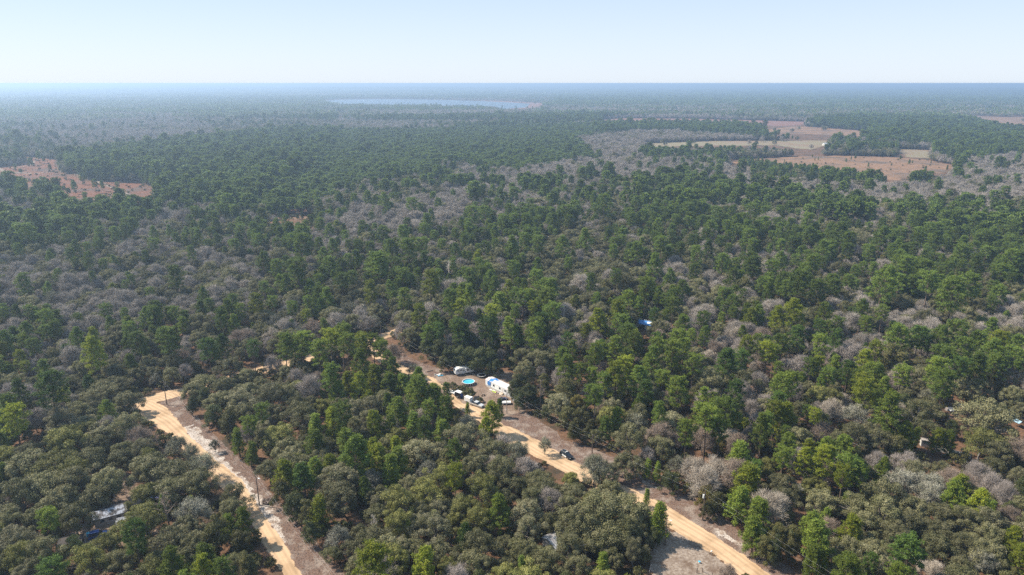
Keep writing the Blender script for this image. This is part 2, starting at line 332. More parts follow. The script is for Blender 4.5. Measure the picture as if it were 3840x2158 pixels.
FIELDG = GP([(1605, 362), (1717, 358), (1790, 355), (2078, 354), (2088, 361), (2045, 377), (2000, 373), (1950, 366), (1717, 368), (1660, 371)], k=DK)
FIELDT = GP([(1914, 329), (1955, 323), (2001, 319), (2034, 319.5), (2120, 326), (2188, 331), (2176, 341), (2151, 345), (2034, 338), (1951, 336)], k=DK)
FIELDF = GP([(2420, 292), (2590, 296), (2590, 322), (2520, 318)], k=DK)
FIELDM = GP([(1500, 303), (1560, 298), (1717, 299), (1860, 302), (2030, 307), (2017, 315), (1957, 318), (1860, 309), (1717, 308), (1600, 308)], k=DK)
FIELDY = GP([(2255, 376), (2340, 378), (2340, 398), (2280, 396)], k=DK)
CLEARL = GP([(60, 394), (143, 403), (143, 436), (180, 441), (213, 456), (287, 460), (350, 462), (392, 480), (362, 512), (313, 503), (277, 501), (200, 508), (177, 501), (147, 468), (67, 464), (57, 450), (-40, 448), (-40, 426), (77, 414)], k=DK)
CLEARM = GP([(655, 548), (690, 546), (730, 544), (780, 546), (815, 549), (800, 552), (740, 553), (690, 553)], k=DK)
# photo regions of the woods: (polygon in 2576-wide pixels, {kind: weight})
ZONES = [
 ([(820, 400), (870, 318), (1000, 328), (1500, 310), (1485, 345), (1540, 400), (1300, 432), (1170, 405), (1000, 445), (870, 465), (760, 525), (600, 520)], {'pl': 1}),
 ([(400, 500), (420, 440), (200, 462), (150, 400), (240, 380), (450, 355), (700, 325), (870, 318), (820, 400), (600, 520)], {'P': 9, 'O': .8, 'B': .3}),
 ([(860, 560), (900, 500), (1100, 490), (1150, 470), (1300, 465), (1400, 500), (1420, 530), (1250, 560), (1150, 600), (1000, 610), (900, 600)], {'B': 9, 'P': .7, 'O': .6}),
 ([(1300, 470), (1500, 425), (1750, 430), (2000, 484), (2250, 500), (2590, 500), (2590, 640), (2200, 560), (1900, 600), (1600, 560), (1400, 520)], {'P': 2.8, 'O': 3.4, 'B': 2.0, 'H': .8, 'L': .5}),
 ([(1090, 450), (1300, 425), (1450, 398), (1600, 398), (1860, 410), (1900, 440), (2100, 460), (2330, 460), (2420, 425), (2430, 395), (2590, 385), (2590, 497), (2400, 500), (2250, 510), (2050, 500), (1900, 480), (1750, 447), (1500, 438), (1300, 466)], {'B': 10, 'O': 1.2, 'P': .35}),
 ([(2250, 560), (2590, 500), (2590, 1000), (2350, 900), (2200, 750)], {'P': 3.0, 'O': 4.2, 'H': 1.4, 'B': 1.2}),
 ([(850, 600), (1080, 560), (1300, 540), (1420, 560), (1400, 640), (1300, 700), (1150, 720), (860, 680), (780, 640)], {'P': 5, 'O': 2.2, 'B': 1.4, 'H': .4}),
 ([(1420, 530), (1600, 560), (1900, 600), (2200, 560), (2250, 700), (2000, 860), (1500, 860), (1350, 700)], {'O': 5.5, 'P': 1.3, 'B': 2.0, 'H': 1, 'L': .9}),
 ([(0, 640), (330, 600), (600, 640), (700, 680), (650, 740), (400, 800), (0, 770)], {'O': 6, 'B': 4.5, 'P': .3, 'L': 1.8}),
 ([(0, 500), (400, 500), (700, 540), (850, 560), (800, 620), (300, 600), (0, 640)], {'P': 2.0, 'B': 3.6, 'O': 3.6}),
 ([(-50, 330), (240, 300), (430, 290), (560, 320), (540, 345), (420, 352), (250, 385), (60, 395), (-50, 400)], {'B': 7, 'O': 2, 'P': 1}),
 ([(1450, 345), (1600, 328), (1700, 330), (1920, 345), (1920, 358), (1640, 362), (1600, 400), (1500, 396)], {'B': 8, 'O': 2}),
 ([(1490, 314), (1700, 309), (1850, 311), (1925, 325), (1900, 333), (1600, 328)], {'P': 1}),
 ([(2050, 300), (2150, 283), (2400, 288), (2500, 320), (2560, 350), (2590, 385), (2430, 372), (2200, 345), (2030, 320)], {'P': 6, 'O': 1}),
 ([(1920, 345), (2200, 345), (2430, 372), (2430, 400), (2000, 395), (1640, 362)], {'B': 5, 'O': 4, 'P': 1}),
 ([(850, 290), (1300, 268), (1480, 300), (1000, 326), (700, 325), (840, 310)], {'B': 7, 'O': 3, 'P': .6}),
 ([(1360, 214), (2700, 214), (2700, 256), (1900, 262), (1400, 262)], {'P': 6, 'O': 1}),
 ([(1380, 262), (1900, 262), (1800, 296), (1480, 298), (1300, 268)], {'P': 3, 'O': 3, 'B': 3}),
 ([(-100, 330), (820, 260), (1360, 262), (1300, 268), (850, 290), (840, 310), (560, 320), (430, 290), (240, 300), (-50, 330)], {'O': 5, 'B': 1.6, 'P': 3}),
]
def field_dist(x, y, f):
    """distance to a field or to the ground whose trees would hide it from the drone"""
    d = sdist(x, y, f)
    for z in ((3.5, 7, 10.5, 14) if f is not LAKE else (3, 6, 9)): d = np.minimum(d, sdist(x, y, f*((CH-z)/CH)))
    return d
FIELDS = [FIELDR, FIELDG, FIELDT, FIELDF, FIELDM, FIELDY, CLEARL, CLEARM, LAKE, MARSH]
OPEN = [ROADA, ROADB, VERGEA, VERGEB, YARD, DRIVE, SHADEYARD]
# ------------------------------------------------------------------ trees read off the photograph: kind crown-x crown-y width tone, in enlarged tiles
TILES = {
 (0, 1700): "O 250 100 480 0,O 600 100 450 1,O 900 60 350 3,O 1200 60 300 3,O 1500 120 420 0,O 1750 140 420 0,L 2050 120 330 0,O 1700 330 400 0,O 2000 300 330 0,O 1470 400 340 1,O 2350 430 300 0,O 2330 560 260 0,L 1950 580 330 2,O 450 300 450 0,O 750 300 400 0,O 1080 300 380 0,O 200 420 400 3,O 600 480 400 0,O 950 430 350 0,O 400 620 350 3,O 750 650 350 3,O 100 620 250 2,O 1450 640 380 1,O 1250 760 400 1,O 1500 760 300 1,O 100 850 350 2,B 640 1020 160 0,O 750 970 250 1,O 200 1080 350 1,O 1080 940 250 1,O 450 1030 350 0,O 900 1110 350 1,O 1350 980 300 1,O 1200 1120 300 0,O 1750 870 350 0,O 1950 900 350 0,H 2180 850 300 0,Q 2290 760 170 3,Q 2440 740 200 3,H 2420 900 250 0,Q 2080 1130 260 3,O 1600 1130 300 0,O 2350 1080 300 3,O 1850 1050 300 0,H 2500 1150 200 0,S 1680 560 200 2,O 20 1150 250 3",
 (960, 1700): "O 130 150 300 0,Q 300 250 240 1,Q 480 280 250 2,Q 600 170 180 3,O 850 250 420 2,O 830 420 450 0,H 250 400 210 0,H 400 540 250 1,Q 1000 100 330 0,Q 1220 70 230 1,Y 1350 220 200 3,Y 1430 120 200 3,O 640 40 250 0,L 1150 260 250 2,O 1230 400 230 0,Q 1100 390 140 0,H 550 620 220 0,Y 640 640 200 1,H 560 800 200 1,L 1320 430 180 2,O 1700 420 350 1,O 1450 500 380 1,L 1740 190 250 2,L 2000 190 280 2,O 2200 130 350 0,O 2450 200 350 0,O 2300 400 350 1,O 2100 560 400 1,O 2250 680 300 1,O 2500 440 250 0,Q 2450 620 250 3,O 1800 780 400 2,O 1450 730 330 1,Y 1540 810 110 1,O 1180 900 420 0,O 1300 1000 420 0,L 830 850 280 2,O 1050 780 250 0,O 1480 950 250 2,O 1800 1000 350 0,O 2250 950 400 0,O 2200 1120 380 0,O 1400 1130 350 1,Q 1680 1180 260 1,O 1930 1180 250 1,O 2480 900 250 0,O 2500 1100 250 0,O 1080 1130 350 0,S 1175 740 110 1,O 780 1000 200 3,O 1650 600 250 0,O 1600 930 260 0,O 1250 620 250 3",
 (1920, 1700): "B 150 130 270 0,O 100 300 250 3,O 300 330 320 0,O 590 260 190 1,L 830 150 350 0,O 920 190 300 0,O 450 400 250 0,O 620 400 330 0,O 1170 590 520 0,O 860 600 560 0,O 640 700 460 0,O 960 800 460 0,O 1150 820 330 3,O 1000 400 350 0,O 1300 560 180 3,O 560 550 250 0,O 200 470 300 3,O 150 600 350 2,O 150 800 300 2,O 700 830 300 0,O 1250 800 300 3,Y 1480 680 210 3,H 1430 840 150 1,Y 1350 460 80 3,O 560 980 380 0,O 150 1000 350 3,O 330 1080 350 0,O 650 1130 330 0,O 1000 1050 230 0,Y 910 1150 150 3,O 900 900 250 0,B 1850 130 280 1,B 2060 170 300 1,B 1950 270 360 1,H 1950 420 200 2,H 2070 500 220 0,H 1960 560 140 0,H 1590 280 190 1,Y 1350 180 90 3,Y 1450 210 90 3,O 1150 80 350 0,Q 2280 100 250 3,Q 2350 300 300 1,Q 2280 520 250 3,Q 2480 620 250 3,Q 2430 820 250 3,H 2540 980 200 0,B 2180 1220 200 2,O 60 930 250 3,O 380 700 220 3,O 780 720 250 3",
 (2880, 1700): "P 150 80 220 3,P 380 60 200 1,P 580 80 250 1,P 780 130 250 0,H 960 170 220 1,Q 1150 200 155 3,B 1100 100 250 0,O 150 300 330 0,L 290 370 180 2,O 450 320 300 1,P 740 310 200 1,O 550 450 350 0,O 150 480 300 0,P 790 480 100 3,L 180 580 150 2,H 190 680 200 0,H 100 820 180 0,H 250 850 200 0,H 60 1000 200 1,H 220 1000 160 0,Q 430 780 230 3,Q 570 690 130 3,Q 500 950 330 3,Q 450 1120 220 3,O 1150 450 400 0,O 1420 530 350 0,L 1350 280 350 2,L 1600 300 350 2,L 1650 430 300 2,O 900 560 350 0,O 1150 650 400 0,O 1400 720 350 0,O 950 730 350 0,O 1300 850 350 0,O 880 850 200 1,O 800 980 350 0,O 1050 950 300 0,O 1200 1000 300 3,Q 1920 390 200 1,Q 2120 560 260 1,O 1750 600 350 0,O 2000 700 350 0,O 1700 780 350 0,O 2200 830 350 0,O 1950 900 350 0,O 1700 960 350 3,O 2200 1000 350 0,L 2150 1090 250 2,B 1240 1170 220 1,B 1660 1170 250 1,Q 2480 900 220 1,Q 2520 1100 180 1,O 2350 1150 200 3,O 1950 1130 300 0,O 700 1150 250 0,O 900 1120 250 0,B 2100 180 280 0,B 2380 400 250 0,B 1830 230 250 2,B 1950 300 300 2,B 2250 300 250 0,O 2050 450 260 0,O 2280 130 250 3,O 1750 150 250 0,B 1400 100 280 0,S 1520 1120 90 1,B 2430 620 220 2,O 1500 620 250 0,H 1480 240 100 1",
 (0, 1240): "Y 180 100 150 2,P 50 140 180 2,P 950 260 230 1,P 1700 120 250 0,P 1400 170 200 0,P 2100 200 200 2,P 2230 150 180 2,H 2400 170 150 1,O 850 120 220 0,P 190 290 130 1,B 720 260 280 0,O 480 450 230 1,B 430 170 150 0,O 550 350 200 3,O 800 380 250 0,O 650 150 200 2,B 250 650 250 0,O 150 550 250 0,P 510 670 330 2,P 660 690 150 1,P 150 920 280 1,O 350 870 130 2,O 600 920 350 2,O 850 930 300 2,O 1050 620 330 0,O 1280 700 280 0,P 1080 810 180 3,O 880 750 200 0,O 1280 1000 330 0,O 650 1120 400 1,O 950 1150 280 3,O 300 1230 300 0,O 1250 1180 250 3,Y 30 1110 150 3,O 2300 350 300 0,P 2550 250 150 2,O 2050 500 300 0,O 2250 550 250 0,O 2400 700 330 2,O 1960 600 230 2,O 2180 700 260 0,H 2150 850 200 1,H 1930 770 120 1,H 2300 900 200 0,O 2500 600 240 0,P 2510 1000 180 3,L 1780 1150 250 0,L 1920 1230 180 0,L 2160 1150 110 0,Y 2400 1150 130 3,Y 2520 1250 130 3,O 1000 480 150 0,O 1150 100 200 2,O 1250 250 220 0,O 1500 300 200 0,O 1350 450 200 3,O 1550 420 200 3,O 1750 350 250 3,O 80 700 220 0,O 1100 920 230 3,B 1050 60 180 0",
 (960, 1240): "P 290 200 200 3,P 470 130 250 3,P 640 250 220 3,P 760 170 220 1,P 870 110 200 3,P 920 220 230 3,P 1060 200 180 1,P 1180 170 180 3,P 1250 230 180 3,P 1340 300 160 0,B 1380 200 200 2,P 1060 350 200 3,H 1150 450 180 1,P 1370 420 180 0,O 400 470 150 2,B 540 570 270 0,O 230 560 130 2,H 340 560 110 2,P 740 500 200 0,Q 920 540 150 1,Q 1040 610 200 1,Q 820 650 180 3,Q 1200 520 200 1,Q 1330 560 180 3,Q 1480 560 180 3,P 1630 520 190 0,Q 1640 680 250 3,Q 1800 680 220 3,P 1900 830 180 0,P 1925 600 115 0,O 1160 790 250 2,O 1000 800 230 2,O 150 680 300 2,O 330 650 250 0,O 150 800 250 0,O 420 760 250 0,O 480 870 330 0,O 680 740 220 1,O 850 760 220 0,Y 590 1000 160 3,P 880 880 230 0,Q 770 960 200 1,Q 1430 840 230 3,Q 1210 1000 200 1,Q 1340 1000 180 3,O 220 1050 330 1,O 80 1080 250 0,O 330 1180 350 0,Q 600 1180 230 3,Q 940 1170 250 3,Q 1180 1230 150 1,Y 1560 950 150 0,P 1700 980 180 0,Q 1870 1020 180 3,L 2130 950 240 2,Y 2130 800 60 1,O 2080 1080 350 2,Q 2380 880 210 1,Q 2310 1000 150 1,O 2350 1200 350 0,B 2480 1150 230 0,B 1520 740 110 0,Q 1400 1180 150 1,O 1280 1180 200 0,P 2000 1200 180 0,L 1590 390 150 0,O 1550 70 200 0,H 1720 180 170 1,H 1850 200 200 1,H 1880 330 120 0,H 1780 100 170 1,P 1720 60 150 0,P 1850 50 160 2,U 1990 560 110 0,U 2150 640 160 0,U 2060 590 110 0,U 2260 700 80 0,U 2110 600 130 0,Y 2455 790 80 0,Y 2380 770 50 0,H 2050 200 200 1,H 2200 160 220 1,H 2330 200 200 1,H 1940 290 170 1,H 2040 270 200 1,P 2060 40 200 2,H 2150 270 220 1,H 2260 290 230 1,H 2350 310 200 1,P 2300 60 220 2,H 2420 370 150 1",
 (1920, 1240): "P 240 80 200 3,O 100 280 250 0,O 280 300 300 2,O 430 270 250 2,P 610 220 140 3,P 820 310 200 3,P 530 420 190 3,O 130 430 250 0,H 80 560 200 1,H 180 650 200 1,H 80 720 130 1,H 340 830 100 1,H 20 590 130 1,H 70 660 130 1,S 285 620 130 2,B 290 410 130 0,H 540 640 250 0,H 650 750 200 2,H 700 900 180 0,H 800 970 120 0,P 830 720 230 0,P 920 550 180 0,P 1050 480 250 1,P 1130 370 200 1,P 1270 170 130 3,P 1150 60 200 0,P 1400 330 200 0,P 1600 300 260 3,P 1680 150 200 3,P 1340 620 180 2,O 1050 200 300 1,O 1850 330 250 3,P 2150 300 260 2,P 2300 310 180 2,B 2300 150 220 0,B 2430 280 130 1,P 2480 150 150 3,O 2000 540 350 0,O 2150 500 300 0,O 2300 540 300 0,B 2480 500 200 0,B 2300 640 300 0,B 1920 600 200 0,P 2030 690 120 3,O 2230 760 250 3,B 2400 770 220 0,B 2480 900 200 0,P 1690 640 250 3,P 1520 500 180 3,O 1450 700 220 0,O 1550 760 250 0,Q 1290 780 150 0,O 1280 880 250 0,O 1600 920 330 2,P 1950 960 300 3,P 1750 1080 200 3,P 2080 1080 200 0,H 2180 950 200 0,Q 2350 980 120 1,P 2520 1000 200 3,B 2270 1130 250 2,O 1180 1120 330 0,Q 1060 920 150 3,Q 930 1000 150 0,O 850 1080 150 3,H 750 1060 110 0,H 620 1020 150 0,H 560 860 200 0,O 1330 1050 230 0,O 1500 1150 300 0,L 1180 920 110 2,L 330 1150 150 0,L 60 1230 250 0,O 1450 200 220 0,O 1300 350 200 0,H 1400 560 180 1",
 (2880, 1240): "P 120 150 200 0,H 60 100 150 1,P 520 180 180 3,B 330 350 340 0,P 100 400 120 3,B 820 230 330 0,P 660 380 150 3,P 1080 230 180 1,P 970 330 180 1,H 1300 280 330 0,P 800 420 180 2,P 1060 460 220 3,P 1330 500 230 3,P 950 540 200 1,P 1000 650 250 1,P 1720 480 260 3,P 1750 600 250 0,O 680 600 200 1,O 400 600 250 0,O 500 680 250 1,P 150 640 250 3,O 150 560 200 0,O 650 720 220 1,O 330 800 200 3,O 200 870 200 0,O 300 1080 330 0,H 540 950 200 1,L 900 850 280 2,P 1200 820 300 3,O 1050 1080 350 0,O 850 1100 350 0,O 700 1130 250 0,H 1350 750 200 1,O 1500 850 330 3,O 1650 800 250 3,O 1600 970 250 3,H 1850 980 150 1,Q 1380 1080 200 1,Q 1690 1110 160 1,Q 1820 1150 130 3,Q 1480 1090 110 1,O 2250 920 520 0,O 2150 1120 350 1,O 2300 1200 300 0,Q 200 1230 200 3,Q 390 1240 180 1,Q 560 1220 180 3,Q 760 1220 230 3,O 2050 560 330 0,O 2300 520 300 3,B 2400 450 220 0,O 2450 650 250 3,P 2480 300 230 0,P 1750 300 250 0,P 1950 250 250 0,P 2100 150 220 0,P 2250 250 250 0,P 1300 80 250 0,P 1500 100 220 2,P 1700 100 230 0,P 1900 100 230 0,P 2350 120 220 1,P 2500 200 200 0,P 2100 400 230 0,P 1900 450 200 2,P 2300 380 220 0,P 680 120 180 2,P 300 80 200 2",
 (960, 860): "P 430 450 250 0,P 470 200 230 2,P 640 670 150 3,P 870 560 170 0,P 1750 570 190 1,P 1160 370 150 1,P 1550 230 200 0,P 1380 230 180 0,P 1680 220 180 2,O 1600 740 280 1,O 1500 900 230 0,B 1060 880 150 0,B 800 930 230 0,O 700 950 150 3,O 1100 640 300 2,O 400 680 250 2,O 230 300 250 2,B 2050 340 180 0,S 1940 420 120 1,P 1790 950 180 3,P 2010 970 170 3,O 150 760 230 2,P 2380 860 200 1,O 1200 800 250 3,P 230 530 120 0,P 90 600 120 0,P 510 880 110 1,B 540 330 120 0,O 650 290 150 1,O 2400 470 230 0,B 2080 580 230 0,O 1900 720 260 0",
 (1920, 860): "P 360 690 230 3,P 250 1030 170 3,S 520 860 110 1,O 650 900 200 2,B 700 540 250 0,O 400 580 200 0,L 1110 420 170 2,B 1660 700 230 0,B 1690 520 180 2,P 1180 700 150 3,P 1060 880 200 1,P 880 920 200 1,O 1100 560 280 2,O 930 640 230 1,O 1700 840 250 0,P 2430 380 200 3,B 1200 110 180 0,B 1950 50 220 1,B 1960 180 200 0,P 740 110 150 3,P 500 180 160 3,P 1250 240 160 3,P 1500 200 180 3,P 1700 200 140 2,O 2100 650 250 0,O 2300 800 200 0,P 2230 880 120 3,B 2250 1000 200 1,O 1950 750 250 2,P 2470 850 150 0,O 1880 560 220 0,P 1430 370 180 0,O 1300 560 200 0,P 60 560 110 3,P 1720 950 180 0,H 2330 600 220 2,O 2430 760 200 1",
 (2880, 860): "P 460 400 170 3,P 290 330 140 3,P 120 350 150 0,P 800 130 170 2,P 1130 90 200 3,P 560 220 170 2,P 940 400 130 0,P 1050 390 110 1,B 420 330 130 2,P 1320 330 160 1,P 1150 560 280 3,P 1320 540 180 3,P 300 600 230 3,P 500 600 200 0,P 650 600 200 0,P 250 850 250 1,P 560 880 170 3,B 840 950 250 2,P 1560 430 230 0,P 1400 420 200 1,O 950 560 200 0,O 720 380 230 2,H 780 550 180 1,O 1350 750 230 1,P 1850 700 300 0,P 2000 600 250 0,P 1600 620 230 0",
}
MAN = []
for (ox, oy), s in TILES.items():
    for e in s.split(','):
        k, X, Y, Wp, tn = e.split(); X, Y, Wp, tn = float(X), float(Y), float(Wp), int(tn)
        px, py = ox+X/2.6833, oy+Y/2.6833
        W0, H0 = NOM[k]; sc = 1.0
        for _ in range(3):
            hc = HC[k]*H0*sc**.7; g = G(px, py, hc); zc = g[1]*CP-(hc-CH)*SP
            wm = Wp/2.6833/F*zc*(1.08 if k in 'PQY' else 1.0); sc = wm/W0
        MAN.append((k, g[0], g[1], wm, tn))
RG2 = np.random.default_rng(11)
ROADVIS = GP(A_L + A_R + [(690, 1480), (680, 1460), (620, 1470), (560, 1490), (500, 1515)])
BVIS = GP([(1640, 1440), (1700, 1520), (1797, 1582), (1880, 1650), (1960, 1690), (2060, 1742), (2132, 1782), (2434, 1924), (2516, 1983), (2621, 2043), (2777, 2158), (3000, 2200), (2777, 2076), (2498, 1894), (2382, 1843), (2164, 1736), (1995, 1642), (1891, 1595), (1728, 1512), (1680, 1440)])
CROSSVIS = GP([(1385, 1285), (1430, 1300), (1470, 1290), (1500, 1262), (1490, 1238), (1400, 1262)])
SPOTVIS = GP([(960, 1380), (960, 1400), (1010, 1395), (1010, 1372)])
OPENV = [ROADVIS, BVIS, CROSSVIS, SPOTVIS, VERGEA, VERGEB, YARD, DRIVE]
def open_dist(x, y):
    d = np.full(np.shape(x), 1e9)
    for p in OPEN: d = np.minimum(d, sdist(x, y, p))
    return d
def clear_of_open(x, y, H, m=1.2, kmult=1.0):
    ok = np.ones(len(x), bool)
    for f in (.45, .75, 1.0):
        z = f*H; t = CH/(CH-z); gx, gy = x*t, y*t          # where this height hides the ground
        for p in OPENV: ok &= sdist(gx, gy, p) > m
        ok = ok & keepmask(gx, gy, kmult)
    return ok
manx = np.array([m[1] for m in MAN]); many = np.array([m[2] for m in MAN]); manw = np.array([m[3] for m in MAN]); mank = [m[0] for m in MAN]
# keep clear: the sight lines onto the houses and cars between the trees (photo pixel, radius in metres)
KEEP = [(2415, 1220, 5), (2425, 1240, 4.5), (2106, 2040, 9), (2160, 2100, 5), (425, 1940, 3.6), (574, 1905, 2.5), (350, 2015, 3), (3465, 1670, 5), (3500, 1700, 5), (3566, 1545, 6), (3618, 1530, 6), (3600, 1600, 7), (3590, 1680, 7), (3730, 1535, 4), (3812, 1595, 5), (3700, 1480, 5),
        (1783, 437, 22), (3107, 548, 20), (3169, 553, 18), (2074, 935, 6), (2060, 905, 4), (3190, 1580, 5), (3300, 1640, 4), (2150, 1345, 4), (2610, 1420, 5), (700, 1450, 4), (1450, 1195, 4)]
KG = [(G(a, b)[0], G(a, b)[1], r) for a, b, r in KEEP]
def keepmask(x, y, mult=1.0):
    m = np.ones(np.shape(x), bool)
    for a, b, r in KG: m &= np.hypot(x-a, y-b) > r*mult
    return m
def zone_weights(x, y):
    px, py = PROJ(x, y, 9.0); px = px/DK; py = py/DK
    KS = ['P', 'Y', 'O', 'H', 'B', 'L', 'pl', 'Q']; Wt = np.zeros((len(x), len(KS)))
    rr = np.hypot(x, y); n1 = np.where(rr > 1200, fbm(x/2.6, y, 260, 3), fbm(x, y, 90, 3)); n2 = np.where(rr > 1200, fbm(x/2.6, y, 220, 8), fbm(x, y, 70, 8)); kf = np.where(rr > 1200, 2.2, 1.0)
    Wt[:, 0] = 2.0; Wt[:, 1] = .25; Wt[:, 2] = 4.2; Wt[:, 3] = .9; Wt[:, 4] = 1.6; Wt[:, 5] = .6; Wt[:, 7] = .8
    for poly, wts in ZONES:
        m = inpoly(px, py, [(a+0.0, b+0.0) for a, b in poly])
        for i, k in enumerate(KS): Wt[m, i] = wts.get('P', 0)*.3 if k == 'Q' else wts.get(k, .12 if k in 'LH' and 'pl' not in wts else 0)
    kf = kf*np.where(Wt.max(1)/Wt.sum(1) > .68, .3, 1.0)
    Wt[:, 0] *= np.exp((n1-.5)*5*kf); Wt[:, 2] *= np.exp(-(n1-.5)*3*kf); Wt[:, 4] *= np.exp((n2-.5)*5*kf)
    return Wt, KS
def place(r0, r1, spacing, seed, half=math.radians(43)):
    """jittered grid of tree positions inside the view wedge"""
    rg = np.random.default_rng(seed); n = int(2*r1/spacing); m = int(r1/spacing)+30
    gx, gy = np.meshgrid((np.arange(n)-n/2)*spacing, np.arange(m)*spacing - 40)
    gx = gx + (np.arange(m)[:, None] % 2)*spacing*.5
    x = gx.ravel()+rg.uniform(-.42, .42, gx.size)*spacing; y = gy.ravel()+rg.uniform(-.42, .42, gx.size)*spacing
    r = np.hypot(x, y+40); a = np.arctan2(x, y+40)
    ok = (r >= r0) & (r < r1) & (np.abs(a) < half) & (y > 70)
    x, y = x[ok], y[ok]; inf = np.zeros(len(x), bool)
    for f in FIELDS: inf |= field_dist(x, y, f) < np.where(np.hypot(x, y) > 1500, 0, 2)
    return x[~inf], y[~inf], rg
trees = []        # (kind, x, y, width, height-scale, tone, variant, manual)
for i, (k, x, y, w, tn) in enumerate(MAN): trees.append((k, x, y, w, tn))
def pick(x, y, rg):
    Wt, KS = zone_weights(x, y); nr = np.hypot(x, y) < 480; Wt[nr, 0] *= .5; Wt[nr, 7] *= .5; Wt /= Wt.sum(1, keepdims=True); c = np.cumsum(Wt, 1); u = rg.uniform(size=len(x))
    return np.array([KS[int(i)] for i in (u[:, None] > c).sum(1).clip(0, len(KS)-1)])
NRM = {'P': 7.4, 'Q': 6.0, 'Y': 3.6, 'O': 8.6, 'H': 5.4, 'B': 8.2, 'L': 7.0, 'pl': 6.4}
def tone_for(k, x, y, rg):
    f = FAM[k]; n = fbm(x, y, 55, 21); u = rg.uniform(size=len(x))*.7 + n*.3
    if f == 'pine': return np.select([u < .22, u < .38, u < .62], [2, 1, 3], 0)
    if f == 'oak': return np.select([u < .22, u < .42, u < .68], [3, 1, 2], 0)
    if f == 'holly': return np.select([u < .4, u < .75], [1, 0], 2)
    return np.select([u < .3, u < .5], [1, 2], 0)
FAR = {k: [] for k in ('P', 'Y', 'O', 'H', 'B', 'L')}
for (r0, r1, sp, seed) in ((110, 650, 5.9, 31), (650, 2600, 5.8, 32)):
    x, y, rg = place(r0, r1, sp, seed)
    kk = pick(x, y, rg)
    if r0 < 300:
        od = open_dist(x, y); half = np.array([NRM[k] for k in kk])*.42
        ok = (od > half) & keepmask(x, y)
        nearview = np.hypot(x, y) < 420
        Hh = np.array([NOM[k if k != 'pl' else 'P'][1] for k in kk])*.95
        ok &= clear_of_open(x, y, Hh) | ~nearview
        x, y, kk = x[ok], y[ok], kk[ok]
        half = np.array([NRM[k] for k in kk])
        dm = np.hypot(x[:, None]-manx[None], y[:, None]-many[None])
        big = np.array([k not in 'U' for k in mank])
        ok = ((dm > (manw[None]*.30+half[:, None]*.24)) | ~big[None]).all(1)
        x, y, kk = x[ok], y[ok], kk[ok]
    s = np.exp(rg.normal(size=len(x))*.24)
    if r0 < 300:   # the trees read off the photo stand above these: fill with somewhat lower ones
        px, py = PROJ(x, y, 8.0); s *= np.where(py > 1240, .8, np.where(py > 860, .93, 1))
    for k in set(kk):
        m = kk == k
        w = NRM[k]*s[m]*(1.08 if r0 > 300 else 1.02)
        kk2 = 'P' if k == 'pl' else k
        tn = tone_for(kk2, x[m], y[m], rg)
        if k == 'pl': tn = np.where(tn == 1, 0, 2)
        for a, b, c, d, pl in zip(x[m], y[m], w, tn, np.full(m.sum(), k == 'pl')): trees.append((kk2, a, b, c, int(d)) if not pl else ('P', a, b, c, int(d), .72))
# scattered small pines and bushes in the open fields
def scatter_field(poly, n, kinds, seed, wr=(2, 4.5), band=None):
    rg = np.random.default_rng(seed); lo = poly.min(0); hi = poly.max(0); c = 0
    while c < n:
        p = rg.uniform(lo, hi)
        if inpoly(np.array([p[0]]), np.array([p[1]]), poly)[0] and (band is None or band(p)):
            k = kinds[int(rg.integers(len(kinds)))]; trees.append((k, p[0], p[1], rg.uniform(*wr), 2 if k in 'PY' else 0)); c += 1
scatter_field(FIELDR, 60, 'YUU', 41, (1.5, 4.0))
BANDR = GP([(1860, 408), (1994, 424), (2118, 438), (2215, 454), (2230, 464), (2100, 450), (1980, 437), (1860, 420)], k=DK)
scatter_field(BANDR, 260, 'Y', 42, (3.0, 5.0))
scatter_field(CLEARL, 14, 'P', 43, (5, 8)); scatter_field(CLEARL, 160, 'U', 44, (1.5, 4.5)); scatter_field(CLEARM, 14, 'YU', 45)
scatter_field(FIELDG, 10, 'OB', 46, (8, 12)); scatter_field(MARSH, 12, 'O', 47, (6, 10)); scatter_field(FIELDT, 6, 'O', 48, (8, 12))
for px, py, w in ((110, 462, 8), (122, 468, 7), (160, 478, 6), (172, 487, 6), (184, 463, 5.5), (296, 468, 5.5), (308, 490, 7), (214, 498, 6), (260, 515, 7), (330, 520, 8)):
    g = G(px*DK, py*DK, 9.0); trees.append(('P', g[0], g[1], w, 2))
rows = []
for t in trees:
    k, x, y, w, tn = t[:5]; hm = t[5] if len(t) > 5 else 1.0
    W0, H0 = NOM[k]; s = w/W0; sz = (s**.7 if k not in 'U' else s)*hm*(1 if k in 'SU' else random.uniform(.9, 1.1))
    v = random.randrange(COUNT[k]); rows.append([k, x, y, w, tn, s, sz, v, random.uniform(0, 6.283)])
# ------------------------------------------------------------------ which trees are single objects: the nearest 300 of a kind in view
def visible(r):
    px, py = PROJ(r[1], r[2], r[6]*NOM[r[0]][1]*.7)
    return -60 < px < 3900 and 250 < py < 2240
CATS = {'P': 'pine', 'Q': 'bushy pine', 'Y': 'young pine', 'O': 'oak', 'H': 'evergreen tree', 'B': 'bare tree', 'L': 'sparse oak', 'S': 'dead tree', 'U': 'bush'}
NAMES = {'P': 'pine_tree', 'Q': 'bushy_pine', 'Y': 'young_pine', 'O': 'oak_tree', 'H': 'evergreen_tree', 'B': 'bare_tree', 'L': 'sparse_oak_tree', 'S': 'dead_tree', 'U': 'bush'}
WORD = {'P': 'tall pine', 'Q': 'bushy pine', 'Y': 'cone-shaped pine', 'O': 'oak', 'H': 'evergreen', 'B': 'leafless tree', 'L': 'thin-leaved oak', 'S': 'dead tree', 'U': 'bush'}
